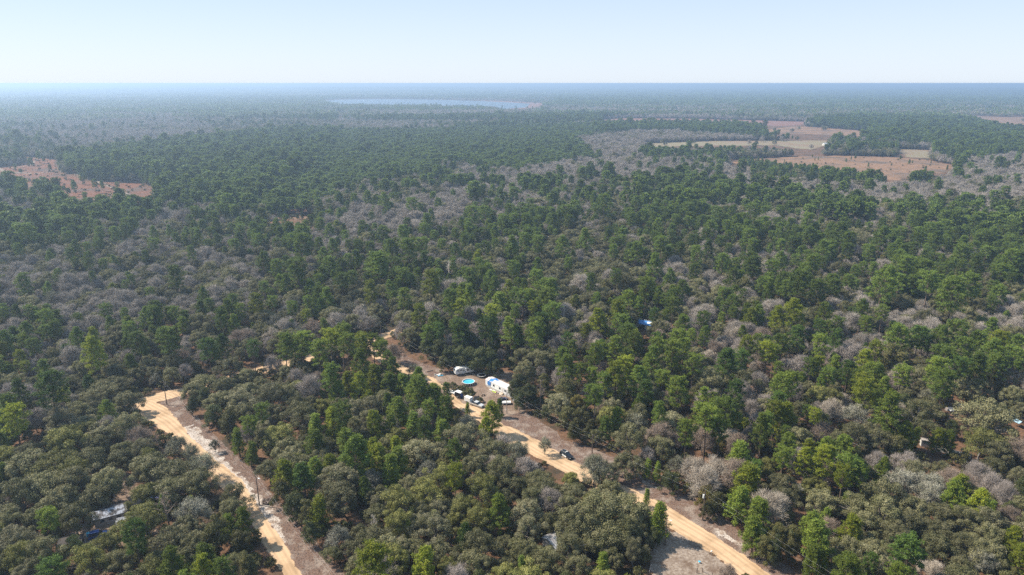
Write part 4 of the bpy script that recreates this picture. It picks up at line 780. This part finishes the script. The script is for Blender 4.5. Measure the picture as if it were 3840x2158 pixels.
for s in (-1, 1):
    MB().prof([(-.12, 1.1), (-.16, 1.77), (-.06, 1.77), (0, 1.1)], s*.78, s*.935).build('pillar', M['silver'], t)
    MB().box(0, s*.985, .58, 5.5, .03, .24, bevel=.008).build('side_trim', M['pewter'], t); MB().box(-1.98, s*.9, 1.09, 1.8, .1, .06, bevel=.01).build('bed_rail', M['silver'], t)
MB().box(-2.92, 0, .78, .05, 1.7, .5, bevel=.015).build('tailgate', M['silver'], t); MB().box(2.92, 0, .55, .14, 1.9, .2, bevel=.04).build('bumper', M['rim'], t); MB().box(-3.0, 0, .5, .14, 1.85, .16, bevel=.04).build('bumper', M['rim'], t)
MB().box(2.88, 0, .8, .05, 1.0, .2, bevel=.015).build('grille', M['black'], t)
for x in (-1.9, 1.95):
    for y in (-.86, .86): wheel(t, x, y, .4, .26)
trim_car(t, 5.75, 1.96, 1.2, .85, zl=.85)
# two parked SUVs and one on the road
a, b, rz, ln = site(1870, 1514, 1899, 1499); t = empty('parked_car', (a+b)/2, rz); tag(t, 'dark blue car parked in the yard beside the mobile home', 'car'); suv(t, M['navy'], M['black'])
a, b, rz, ln = site(2107, 1702, 2143, 1725); t = empty('parked_car', (a+b)/2, rz); tag(t, 'black and white patrol style car standing on the sandy road', 'car'); suv(t, M['black'], M['black'], L=5.0, stripe=M['white'])
MB().box(-.1, 0, 1.79, .25, 1.1, .1, bevel=.03).build('light_bar', M['lamp'], t)
# box trailers
def box_trailer(px, py, rz, L, Wd, H, wall, roof, door, label, name='box_trailer', dside=1):
    t = empty(name, G(px, py), rz); tag(t, label, 'trailer')
    MB().box(0, 0, .45+H/2, L, Wd, H, bevel=.05).build('wall', wall, t); MB().box(0, 0, .47+H, L-.1, Wd-.1, .05, bevel=.015).build('roof', roof, t)
    d = MB().box(dside*(L/2+.02), 0, .5+H/2, .05, Wd*.86, H*.86, bevel=.012).build('door', door, t); MB().box(dside*.04+dside*(L/2+.02), Wd*.3, .5+H/2, .03, .05, .3).build('handle', M['steel'], d)
    for s in (-1, 1): wheel(t, -.1, s*(Wd/2+.02), .33, .2); MB().box(-.1, s*(Wd/2+.04), .74, .95, .26, .06, bevel=.02).build('fender', M['steel'], t)
    MB().bar((-dside*L/2, .4, .42), (-dside*(L/2+1.1), 0, .42), .05).bar((-dside*L/2, -.4, .42), (-dside*(L/2+1.1), 0, .42), .05).build('drawbar', M['steel'], t)
    MB().box(-dside*L*.2, -Wd/2-.012, .5+H*.5, .7, .02, H*.8, bevel=.006).build('side_door', wall, t)
    return t
_, _, rzt, _ = site(1768, 1516, 1809, 1530)
box_trailer(1757, 1508, rzt, 2.9, 1.9, 1.75, M['white'], M['white'], M['white'], 'small white box trailer behind the silver pickup truck', dside=-1)
box_trailer(1722, 1491, rzt, 3.0, 2.0, 2.0, M['black'], M['white'], M['bluedoor'], 'dark box trailer with a white roof and a blue end beside the bushes')
# low boat trailer
t = empty('boat', G(1697, 1476), rzt); tag(t, 'small white boat lying left of the dark trailer', 'boat')
MB().prof([(-1.9, .35), (-1.9, .85), (1.2, .85), (2.0, .95), (1.5, .4)], -.75, .75, 0).build('hull', M['white'], t); MB().box(-.4, 0, .87, 2.3, 1.1, .04).build('deck', M['offwhite'], t); MB().prof([(.2, .88), (.35, 1.25), (.42, 1.25), (.5, .88)], -.5, .5).build('windscreen', M['glass'], t)
# camper (fifth wheel caravan)
a, b, rz, ln = site(1708, 1412, 1772, 1399); L = 8.6
u = unit((b-a)[:2]); v = np.array([-u[1], u[0]]); cc = a[:2] + u*L/2 + v*1.2
t = empty('camper', (cc[0], cc[1], 0), rz+math.pi); tag(t, 'white camper with a rounded nose and a slide-out beside the pool', 'camper')
MB().prof([(-L/2, .6), (-L/2, 3.2), (L/2-1.3, 3.2), (L/2-.45, 2.9), (L/2, 2.2), (L/2-.1, .95), (L/2-.5, .6)], -1.22, 1.22).build('body', M['white'], t)
MB().box(-.5, 0, 3.23, L-2.2, 2.3, .05, bevel=.02).build('roof', M['offwhite'], t)
so_ = MB().box(-1.9, 1.5, 1.95, 3.6, .75, 1.9, bevel=.05).build('slide_out', M['white'], t)
for x in (-2.9, -1.3): MB().box(x, 1.89, 2.1, 1.1, .03, .6, bevel=.01).build('window', M['glass'], so_)
MB().box(-1.9, 1.885, 2.75, 3.3, .02, .14).build('trim', M['bluedoor'], so_)
for x in (1.7, 3.0): MB().box(x, 1.235, 2.3, .8, .03, .55, bevel=.01).build('window', M['glass'], t)
MB().box(2.3, 1.235, 1.45, .66, .03, 1.6, bevel=.01).build('door', M['offwhite'], t); MB().box(1.2, 1.24, 1.15, 6.0 if 0 else 2.2, .02, .12).build('stripe', M['navy'], t)
MB().prof([(L/2-.30, 2.80), (L/2+.0, 2.25), (L/2+.03, 2.27), (L/2-.26, 2.84)], -.85, .85).build('front_window', M['glass'], t)
for x in (-.8, 1.2, -2.6): MB().box(x, 0, 3.37, .7, .6, .24, bevel=.06).build('vent', M['white'], t)
for x in (-1.1, -.2):
    for y in (-1.05, 1.05): wheel(t, x, y, .38, .24)
# swimming pool
pc = G(1757, 1441); R = 2.45
t = empty('swimming_pool', (pc[0], pc[1], 0)); tag(t, 'round above ground pool of turquoise water in the yard', 'pool')
MB().cyl(0, 0, .02, 1.22, R, n=48, cap=False).build('wall', M['brownwall'], t, True); MB().cyl(0, 0, .04, 1.2, R-.05, n=48, cap=False).build('liner', M['poolliner'], t, True)
MB().cyl(0, 0, .9, .96, R-.06, n=48).build('water', M['poolwater'], t)
rm = bmesh.new(); vs = []
for i in range(48):
    an = i*2*math.pi/48; vs.append([rm.verts.new((r_*math.cos(an), r_*math.sin(an), z_)) for r_, z_ in ((R-.1, 1.22), (R-.1, 1.27), (R+.1, 1.27), (R+.1, 1.22))])
for i in range(48):
    for j in range(4): rm.faces.new((vs[i][j], vs[i][(j+1) % 4], vs[(i+1) % 48][(j+1) % 4], vs[(i+1) % 48][j]))
mb = MB(); mb.bm.free(); mb.bm = rm; mb.build('rim', M['white'], t)
for i in range(16):
    an = i*math.pi/8; MB().box((R+.06)*math.cos(an), (R+.06)*math.sin(an), .62, .1, .14, 1.2, rot=(0, 0, an)).build('post', M['offwhite'], t)
ld = MB().bar((-R-.5, -.25, 0), (-R-.05, -.25, 1.6), .03).bar((-R-.5, .25, 0), (-R-.05, .25, 1.6), .03).build('ladder', M['steel'], t)
for i in range(4): MB().box(-R-.5+.11*(i+1), 0, .28*(i+1), .1, .5, .03).build('rung', M['white'], ld)
# trampoline
t = empty('trampoline', G(1806, 1414)); tag(t, 'dark round trampoline in the shade right of the camper', 'trampoline')
MB().cyl(0, 0, .80, .83, 1.5, n=32).build('mat', M['black'], t)
rm = bmesh.new(); vs = []
for i in range(32):
    an = i*2*math.pi/32; vs.append([rm.verts.new((r_*math.cos(an), r_*math.sin(an), z_)) for r_, z_ in ((1.5, .84), (1.5, .9), (1.85, .9), (1.85, .84))])
for i in range(32):
    for j in range(4): rm.faces.new((vs[i][j], vs[i][(j+1) % 4], vs[(i+1) % 32][(j+1) % 4], vs[(i+1) % 32][j]))
mb = MB(); mb.bm.free(); mb.bm = rm; mb.build('pad', M['offwhite'], t)
for i in range(6):
    an = i*math.pi/3; MB().bar((1.7*math.cos(an), 1.7*math.sin(an), 0), (1.7*math.cos(an), 1.7*math.sin(an), .84), .03).build('leg', M['steel'], t)
# mobile home
a, b, rz, ln = site(1820.5, 1448, 1914, 1493); L = 15.5; u = unit((b-a)[:2]); v = np.array([-u[1], u[0]]); cc = a[:2]+u*L/2+v*1.9
t = empty('mobile_home', (cc[0], cc[1], 0), rz); tag(t, 'long white mobile home with blue tarps on its worn roof', 'mobile home')
MB().box(0, 0, 1.75, L, 3.8, 2.3, bevel=.03).build('wall', M['white'], t); MB().box(0, 0, .3, L-.3, 3.5, .6).build('skirting', M['offwhite'], t)
rf = MB().prof([(-1.98, 2.88), (0, 3.3), (1.98, 2.88), (1.98, 2.93), (0, 3.36), (-1.98, 2.93)], -L/2-.1, L/2+.1).build('roof', M['pinkwhite'], t)
rf.rotation_euler = (0, 0, math.pi/2)
for i, (x, y, sx, sy, r, mm) in enumerate([(-4.9, -.9, 2.0, 1.9, .3, 'tarp'), (-4.0, .8, 2.6, 1.5, -.2, 'tarp'), (-2.4, -.8, 1.5, 1.6, .5, 'offwhite'), (-1.0, .2, 2.2, 1.8, -.3, 'white'), (1.2, -.6, 2.0, 1.7, .25, 'white'), (3.4, -.5, 2.2, 1.8, -.15, 'white')]):
    o = MB().box(0, 0, 0, sx, sy, .05, bevel=.01).build('tarp' if mm == 'tarp' else 'patch', M[mm], t); o.location = (x, y, 3.36-.21*abs(y)+.02*i+.03); o.rotation_euler = (-.21*np.sign(y)*1.0, 0, r)
for x in (-5.6, -2.6, 1.0, 4.2): w_ = MB().box(x, -1.92, 1.95, 1.0, .04, .8, bevel=.01).build('window', M['glass'], t); MB().box(x, -1.93, 1.5, 1.1, .08, .06).build('sill', M['offwhite'], w_)
d = MB().box(2.6, -1.93, 1.55, .9, .05, 1.95, bevel=.01).build('door', M['offwhite'], t); MB().box(2.95, -1.97, 1.5, .06, .05, .1).build('handle', M['steel'], d)
st = MB().box(2.6, -2.5, .25, 1.4, 1.1, .5).box(2.6, -3.2, .13, 1.2, .4, .26).build('steps', M['lumber'], t)
t = empty('tarpaulin', tuple(a[:2]+u*2.6-v*.55)+(0,), rz); tag(t, 'blue tarpaulin sheet draped down the white wall of the mobile home', 'tarpaulin')
MB().prof([(-1.0, 2.9), (-1.3, 1.6), (-.7, .9), (-.2, 1.4), (.4, .9), (.7, 1.9), (.8, 2.9)], .40, .44).build('sheet', M['tarp'], t)
# kayaks and things leaning by the home
def kayak(px, py, rz, m, label, L=2.8):
    t = empty('kayak', G(px, py), rz); tag(t, label, 'kayak')
    pts = [(-L/2, .22), (-L*.3, .05), (L*.3, .05), (L/2, .24), (L*.3, .32), (-L*.3, .32)]
    MB().prof(pts, -.3, .3).build('hull', m, t); MB().box(0, 0, .325, .8, .36, .02, bevel=.006).build('seat', M['black'], t)
kayak(1853, 1471, rz-.1, M['lime'], 'yellow-green kayak lying beside the mobile home', 2.6)
kayak(1846, 1466, rz+.15, M['white'], 'white kayak lying beside the yellow-green one')
kayak(1652, 1411, .3, M['cyan'], 'bright blue kayak on the junk heap left of the camper', 2.4)
def crate_pile(px, py, rz, items, label, name='junk_heap', cat='junk heap'):
    """heap of lumber and scrap that lies as one pile"""
    t = empty(name, G(px, py), rz); tag(t, label, cat)
    for nm, x, y, z, sx, sy, sz, r, m_ in items:
        q_ = MB().box(0, 0, 0, sx, sy, sz, bevel=.02).build(nm, M[m_], t); q_.location = (x, y, z+sz/2+.01+abs(math.sin(r*.2))*sx/2); q_.rotation_euler = (0, r*.2, r)
crate_pile(1643, 1408, .4, [('plank', -.6, 0, 0, 2.2, .3, .12, .3, 'offwhite'), ('plank', -.3, .5, 0, 2.0, .35, .15, -.4, 'white'), ('panel', .4, -.5, .1, 1.3, .8, .1, .8, 'white'), ('box', -1.2, .7, 0, .7, .6, .5, .2, 'woodgrey'), ('panel', .9, .5, .2, 1.1, .7, .08, -.9, 'offwhite')], 'heap of white boards and scrap left of the camper')
crate_pile(1613, 1393, .55, [('plank', 0, 0, 0, 2.6, .4, .2, 0, 'darkwood')], 'long dark plank lying on the verge left of the camper', 'plank', 'plank')
crate_pile(1868, 1478, rz, [('box', 0, 0, 0, .8, .6, .6, .2, 'woodgrey'), ('panel', .8, .3, 0, 1.0, .5, .5, -.3, 'pinkwhite'), ('box', -.9, .1, 0, .6, .5, .5, .5, 'brick'), ('plank', 1.6, 0, 0, 1.8, .2, .3, .1, 'offwhite')], 'junk heap against the long wall of the mobile home')
crate_pile(3566, 1540, .2, [('panel', 0, 0, .1, 2.6, 1.5, .12, .2, 'offwhite'), ('panel', .6, 1.2, .3, 2.4, 1.3, .1, -.2, 'metalroof'), ('box', -1.5, .4, 0, 1.2, 1.0, .9, .4, 'woodgrey'), ('plank', .2, -1.1, 0, 3.0, .3, .15, .5, 'lumber')], 'scrap heap of grey panels under the dark trees')
crate_pile(3615, 1524, -.5, [('plank', 0, -.8+i*.42, .1*(i % 3), 4.4-.3*i, .2, .14, .12*math.sin(i*2), 'lumber' if i % 2 else 'offwhite') for i in range(5)], 'pale lumber pile left of the big round oak', 'lumber_pile', 'lumber pile')
crate_pile(1935, 1505, .9, [('plank', 0, 0, .9, 4.0, .12, .1, 0, 'white'), ('plank', 0, .55, .9, 4.0, .12, .1, 0, 'white')] + [('rung', -1.8+.4*i, .27, .92, .08, .5, .06, 0, 'white') for i in range(10)] + [('rack', -.9, .27, 0, .2, .6, .88, 0, 'steel'), ('rack', 1.0, .27, 0, .2, .6, .88, 0, 'steel')], 'white ladder on a rack by the end of the mobile home', 'ladder_rack', 'ladder')
t = empty('utility_trailer', G(1899, 1516), rz+.9); tag(t, 'low white utility trailer beside the dark blue car', 'trailer')
MB().box(0, 0, .75, 3.4, 1.8, .5, bevel=.05).build('bed', M['white'], t); MB().box(-.2, 0, 1.02, 2.8, 1.5, .05).build('cover', M['offwhite'], t); wheel(t, 0, -.95, .33, .2); wheel(t, 0, .95, .33, .2); MB().bar((1.7, 0, .5), (2.7, 0, .5), .05).build('drawbar', M['steel'], t)
t = empty('motorbike', G(1812, 1486), .6); tag(t, 'small dark bike standing by the bushes in the yard', 'bike')
for x in (-.55, .55):
    w_ = MB().cyl(0, 0, -.05, .05, .3, n=16).build('wheel', M['tyre'], t); w_.location = (x, 0, .3); w_.rotation_euler = (math.pi/2, 0, 0)
MB().bar((-.55, 0, .3), (-.1, 0, .6), .05).bar((-.1, 0, .6), (.4, 0, .65), .07).bar((.55, 0, .3), (.38, 0, .95), .04).build('frame', M['navy'], t); MB().box(-.25, 0, .75, .5, .22, .1, bevel=.03).build('seat', M['black'], t); MB().bar((.36, -.3, .98), (.36, .3, .98), .02).build('handlebar', M['steel'], t)
# ------------------------------------------------------------------ utility poles and wires
POLES = {}
def pole(key, px, py, H, label, arm=False, transformer=False, lamp=False, guy=None):
    g = G(px, py); t = empty('utility_pole', g); tag(t, label, 'utility pole', 'utility poles along the sandy roads'); POLES[key] = (g, H)
    MB().cyl(0, 0, 0, H, .17, .11, n=10).build('shaft', M['pole'] if key != 'P3' else M['woodgrey'], t)
    MB().cyl(0, 0, H, H+.28, .05, .03, n=8).build('insulator', M['offwhite'], t)
    if arm:
        am = MB().box(0, 0, H-.5, 2.2, .12, .14, bevel=.01).build('crossarm', M['pole'], t)
        for x in (-.95, .95): MB().cyl(x, 0, H-.42, H-.15, .05, n=8).build('insulator', M['offwhite'], am)
    if transformer:
        tr = MB().cyl(-.36, 0, H-2.6, H-1.6, .24, n=16).build('transformer', M['lamp'], t); MB().cyl(-.36, 0, H-1.6, H-1.38, .05, n=8).build('bushing', M['steel'], tr)
        MB().box(-.15, 0, H-2.1, .2, .1, .5).build('bracket', M['steel'], t)
    if lamp:
        MB().bar((.05, 0, H-.9), (.75, -.35, H-.55), .03).build('lamp_arm', M['steel'], t); MB().box(.95, -.42, H-.58, .6, .3, .16, rot=(0, 0, -.45), bevel=.05).build('lamp_head', M['white'], t)
    if guy:
        for q in guy: MB().bar((0, 0, H-.6), (q[0], q[1], 0), .02).build('guy_wire', M['steel'], t)
pole('P1', 2635, 1951, 9.8, 'brown utility pole with a grey transformer on the wide verge', transformer=True)
pole('P2', 2219, 1732, 9.6, 'bare utility pole on the verge right of the black and white car')
pole('P3', 1900.5, 1553, 9.6, 'pale utility pole at the entrance of the yard')
pole('P4', 1430, 1293, 9.6, 'utility pole standing at the crossroads behind the camper')
pole('P5', 626, 1519, 9.8, 'utility pole with crossarm and guy wires at the bend of the left road', arm=True, guy=((2.8, 4.2), (4.6, 3.4)))
pole('P6', 973, 1896, 9.8, 'dark utility pole with a lamp on the left verge', lamp=True)
pole('P7', 2494, 2046, 8.6, 'utility pole with a white lamp between the oak and the middle road', lamp=True)
pole('P8', 3290, 2410, 9.8, 'utility pole of the wide verge nearest to the viewer'); pole('P9', 1420, 2480, 9.8, 'utility pole of the left verge nearest to the viewer')
def wire(name, a, b, sag, label, n=14, r=.009, off=0):
    a = np.array(a, float); b = np.array(b, float); P = [a*(1-t_)+b*t_-np.array([0, 0, sag*4*t_*(1-t_)]) for t_ in np.linspace(0, 1, n)]
    V, Fc = tubes(P[:-1], P[1:], r, r, 4); o = mesh_obj(name, np_mesh(name, V, Fc, [M['wirel']])); tag(o, label, 'power line', 'power lines between the poles')
M['wirel'] = mat('aluminium_wire', (.35, .35, .35), .5, .3)
def top(k, dz=.2): g, H = POLES[k]; return (g[0], g[1], H+dz)
for k1, k2, l1, l2 in (('P8', 'P1', 'nearest pole', 'transformer pole'), ('P1', 'P2', 'transformer pole', 'bare pole'), ('P2', 'P3', 'bare pole', 'yard pole'), ('P3', 'P4', 'yard pole', 'crossroads pole'), ('P9', 'P6', 'frame edge', 'lamp pole on the left verge'), ('P6', 'P5', 'lamp pole', 'guyed pole on the left road')):
    wire('power_line', top(k1), top(k2), .9, f'upper power line from the {l1} to the {l2}'); wire('power_line', top(k1, -1.3), top(k2, -1.3), 1.1, f'lower power line from the {l1} to the {l2}')
# ------------------------------------------------------------------ houses and sheds
def ribs(mb, L, D, z0, zr, n, hw):
    for i in range(n):
        x = -L/2 + L*(i+.5)/n
        for s in (-1, 1):
            mb.prof([], 0, 0) if 0 else None
            a = (x, s*hw, z0+.03); b = (x, 0, zr+.03); mb.bar(a, b, .035, 4)
def house(px, py, rz, L, Wd, H, rise, wallm, roofm, label, name='house', cat='house', ribbed=False, win=3, loc=None, ov=.35, chimney=False, door=True):
    g = G(px, py) if loc is None else loc; t = empty(name, g, rz); tag(t, label, cat)
    MB().prof([(-Wd/2, 0), (Wd/2, 0), (Wd/2, H), (0, H+rise), (-Wd/2, H)], -L/2, L/2).build('wall', M[wallm], t).rotation_euler = (0, 0, math.pi/2)
    dz = rise/(Wd/2)*ov
    rf = MB().prof([(-Wd/2-ov, H-dz+.02), (0, H+rise+.02), (Wd/2+ov, H-dz+.02), (Wd/2+ov, H-dz+.14), (0, H+rise+.16), (-Wd/2-ov, H-dz+.14)], -L/2-ov, L/2+ov).build('roof', M[roofm], t); rf.rotation_euler = (0, 0, math.pi/2)
    if ribbed:
        mb = MB()
        for i in range(int(L/.6)):
            y = -L/2+.3+i*.6
            for s in (-1, 1): mb.bar((s*(Wd/2+ov-.02), y, H-dz+.16), (0, y, H+rise+.18), .035, 4)
        mb.build('rib', M[roofm], rf)
    if chimney: MB().box(L*.2, Wd*.15, H+rise+.1, .6, .6, 1.2).build('chimney', M['brick'], rf)
    for i in range(win):
        x = -L/2+L*(i+1)/(win+1)
        for s in (-1, 1): w_ = MB().box(x, s*(Wd/2+.01), H*.58, .9, .05, .9, bevel=.01).build('window', M['glass'], t); MB().box(x, s*(Wd/2+.03), H*.58-.5, 1.1, .08, .07).build('sill', M['offwhite'], w_)
    if door: d = MB().box(-L/2-.01, 0, 1.0, .05, .9, 2.0, bevel=.01).build('door', M['darkwood'], t); MB().box(-L/2-.05, .32, 1.0, .06, .06, .1).build('handle', M['steel'], d)
    return t
t = house(2421, 1228, -.55, 8.5, 5.5, 2.4, .9, 'offwhite', 'tarp', 'house with a torn bright blue tarp roof among the trees', ribbed=False)
MB().box(1.0, 2.6, 2.9, 6.0, .7, .06, rot=(-.3, 0, 0)).build('roof_edge', M['white'], t)
MB().box(2.6, -1.6, 3.35, 2.6, 1.6, .05, rot=(.27, 0, .3)).build('tarp', M['white'], t)
t = house(2106, 2044, .62, 8.5, 5.5, 2.5, 1.0, 'offwhite', 'metalroof', 'house with a ribbed pale metal roof half hidden by oaks', ribbed=True)
t = empty('fence', G(2214, 2090), .62); tag(t, 'dark board fence right of the ribbed metal roof', 'fence')
for i in range(5): MB().box(-2.4+i*1.2, 0, .95, .12, .12, 1.9).build('post', M['darkwood'], t)
MB().box(0, -.08, .95, 4.9, .04, 1.7).build('panel', M['darkwood'], t)
house(417, 1945, .55, 8, 5, 2.4, .9, 'woodgrey', 'rustroof', 'house with a patched shiny metal roof under the oaks', ribbed=True)
house(480, 1975, .45, 4.5, 3.5, 2.1, .5, 'woodgrey', 'rustroof', 'small shed with a pale metal roof beside the patched house', name='shed', cat='shed', ribbed=True, win=1)
house(270, 2050, .4, 5, 3, 2.0, .4, 'darkwood', 'darkwood', 'low lean-to with a dark roof left of the blue van', name='shed', cat='shed', win=1)
def canopy(px, py, rz, L, Wd, H, m_, label):
    t = empty('canopy', G(px, py), rz); tag(t, label, 'canopy')
    MB().prof([(-Wd/2, H), (0, H+.6), (Wd/2, H), (Wd/2, H+.05), (0, H+.66), (-Wd/2, H+.05)], -L/2, L/2).build('cover', M[m_], t)
    for x in (-Wd/2+.1, Wd/2-.1):
        for y in (-L/2+.1, L/2-.1): MB().bar((x, y, 0), (x, y, H), .04).build('leg', M['steel'], t)
canopy(574, 1905, .5, 4.5, 3.5, 2.1, 'bluedoor', 'dark blue canopy beside the trunk of the great oak')
canopy(3812, 1600, .3, 3, 2.6, 2.0, 'paleblue', 'pale blue canopy right of the big round oak')
t = empty('parked_car', G(372, 2014), .5); tag(t, 'dark blue van parked in the shade of the left yard', 'van'); suv(t, M['bluedoor'], M['bluedoor'], H=1.95)
t = empty('parked_car', G(3716, 1532), .1); tag(t, 'white car parked behind the big round oak', 'car'); suv(t, M['white'], M['white'])
t = empty('water_barrel', G(333, 2012)); tag(t, 'bright blue barrel left of the dark blue van', 'barrel'); MB().cyl(0, 0, 0, 1.1, .5, .5, n=18).cyl(0, 0, .3, .38, .53, n=18).cyl(0, 0, .72, .8, .53, n=18).build('drum', M['cyan'], t); MB().cyl(0, 0, 1.1, 1.14, .46, n=18).build('lid', M['cyan'], t)
t = empty('shed', G(3466, 1672), -.35); tag(t, 'small white shed with grey doors in the right wood', 'shed')
MB().box(0, 0, 1.1, 2.6, 1.9, 2.2).build('wall', M['offwhite'], t); rf = MB().prof([(-1.1, 2.2), (1.1, 2.2), (1.1, 2.35), (-1.1, 2.5)], -1.4, 1.4).build('roof', M['woodgrey'], t); rf.rotation_euler = (0, 0, math.pi/2)
for x in (-.55, .55): MB().box(x, -.97, 1.05, 1.0, .04, 1.9, bevel=.01).build('door', M['steel'], t)
a, b, rzf, lf = site(3500, 1690, 3640, 1722); t = empty('fence', (a+b)/2, rzf); tag(t, 'long grey board fence right of the small white shed', 'fence')
nps = int(lf/2.4)
for i in range(nps+1): MB().box(-lf/2+i*lf/nps, 0, .95, .12, .12, 1.9).build('post', M['woodgrey'], t)
MB().box(0, -.08, .95, lf, .04, 1.75).build('panel', M['offwhite'], t)
# mailbox, gate and posts near the bottom yard
t = empty('mailbox', G(2667, 2083), .3); tag(t, 'white mailbox on a post at the edge of the sandy road', 'mailbox'); MB().box(0, 0, .55, .1, .1, 1.1).build('post', M['woodgrey'], t); MB().prof([(-.25, 1.1), (.25, 1.1), (.25, 1.28), (.15, 1.36), (-.15, 1.36), (-.25, 1.28)], -.12, .12).build('box', M['white'], t); MB().box(.1, .14, 1.3, .04, .02, .2).build('flag', M['red'], t)
t = empty('bucket', G(2622, 2112)); tag(t, 'pale blue bucket lid on a stump in the sandy yard', 'bucket'); MB().cyl(0, 0, 0, .45, .22, .28, n=16).build('tub', M['white'], t); MB().cyl(0, 0, .45, .5, .3, n=16).build('lid', M['cyan'], t)
a, b, rzf, lf = site(2634, 2146, 2670, 2164); t = empty('gate', (a+b)/2, rzf); tag(t, 'open grey rail gate at the bottom of the sandy yard', 'gate')
for z in (.4, .7, 1.0): MB().bar((-lf/2, 0, z), (lf/2, 0, z), .03).build('rail', M['woodgrey'], t)
for x in (-lf/2, lf/2): MB().cyl(x, 0, 0, 1.3, .08, n=8).build('post', M['pole'], t)
t = empty('gate_post', G(2613, 2150)); tag(t, 'dark wooden gate post left of the rail gate', 'post'); MB().cyl(0, 0, 0, 1.5, .1, n=8).build('shaft', M['pole'], t); MB().cyl(0, 0, 1.5, 1.56, .12, .04, n=8).build('cap', M['darkwood'], t)
t = empty('leaning_post', G(2434, 2150)); tag(t, 'thin white post leaning in the shaded yard', 'post'); MB().bar((0, 0, 0), (.5, .5, 2.2), .035).build('shaft', M['white'], t); MB().box(.5, .5, 2.22, .1, .1, .04).build('cap', M['white'], t)
# brush heap by the left pole
debris('brush_heap', GP([(985, 1880), (1020, 1872), (1022, 1888), (1000, 1896), (982, 1893)]), 900, 5, M['stick'], 'heap of grey brush beside the pole on the left verge', L=.7, w=.05, h=.8)
# far houses on the lake shore and in the fields
HH = [(1273, 373.5, 0, 'white'), (1318, 373, 1, 'pinkwhite'), (1406, 368.5, 0, 'white'), (1430, 369.6, 1, 'offwhite'), (1480, 369.5, 0, 'pinkwhite'), (1532, 368.5, 1, 'white'), (1553, 370.5, 0, 'white'), (1572, 371.5, 0, 'white'), (1633, 376, 1, 'white'), (1654, 374.5, 0, 'white'), (1680, 375.2, 1, 'offwhite'), (1714, 374.5, 0, 'white')]
NUM = ['leftmost', 'second', 'third', 'fourth', 'fifth', 'sixth', 'seventh', 'eighth', 'ninth', 'tenth', 'eleventh', 'rightmost']
for i, (px, py, k, m_) in enumerate(HH):
    t = house(px, py-1.2, .3*i, 16+4*(i % 3), 9, 3.5, 2, m_, 'white' if k == 0 else 'shingle', f'{NUM[i]} pale house along the far shore of the lake', win=2, chimney=i % 4 == 0); t['group'] = 'houses on the far shore of the lake'
t = house(1783, 436, .4, 20, 11, 4, 2.5, 'white', 'white', 'lone white house in the woods this side of the lake', win=3)
t = house(3107, 547, .1, 22, 9, 3.5, 2, 'offwhite', 'metalroof', 'long white farmhouse at the edge of the pale pasture', win=4); t = house(3170, 552, .3, 18, 9, 3.5, 2, 'offwhite', 'metalroof', 'grey roofed farm building right of the farmhouse', win=3)
house(2562, 438, .2, 14, 8, 3, 2, 'white', 'shingle', 'white cottage beyond the reddish marsh', win=2) if 0 else None
# ------------------------------------------------------------------ haze
hz = MB().box(0, 19000, (CH+1.0-1.2)/2, 90000, 50000, CH+1.0+1.2, bevel=0).build('haze', mat('tmp'), None); hz.location.z = 0
m = bpy.data.materials.new('haze_air'); m.use_nodes = True; tt = m.node_tree; tt.nodes.clear(); o_ = tt.nodes.new('ShaderNodeOutputMaterial'); pv = tt.nodes.new('ShaderNodeVolumePrincipled')
pv.inputs['Color'].default_value = (.56, .755, 1.0, 1); pv.inputs['Density'].default_value = .00020; pv.inputs['Anisotropy'].default_value = .42
tt.links.new(pv.outputs[0], o_.inputs['Volume']); hz.data.materials.clear(); hz.data.materials.append(m)
tag(hz, 'thin blue haze over the whole landscape', 'haze', kind='stuff')
print('TREES', len(rows), 'single', len(single))
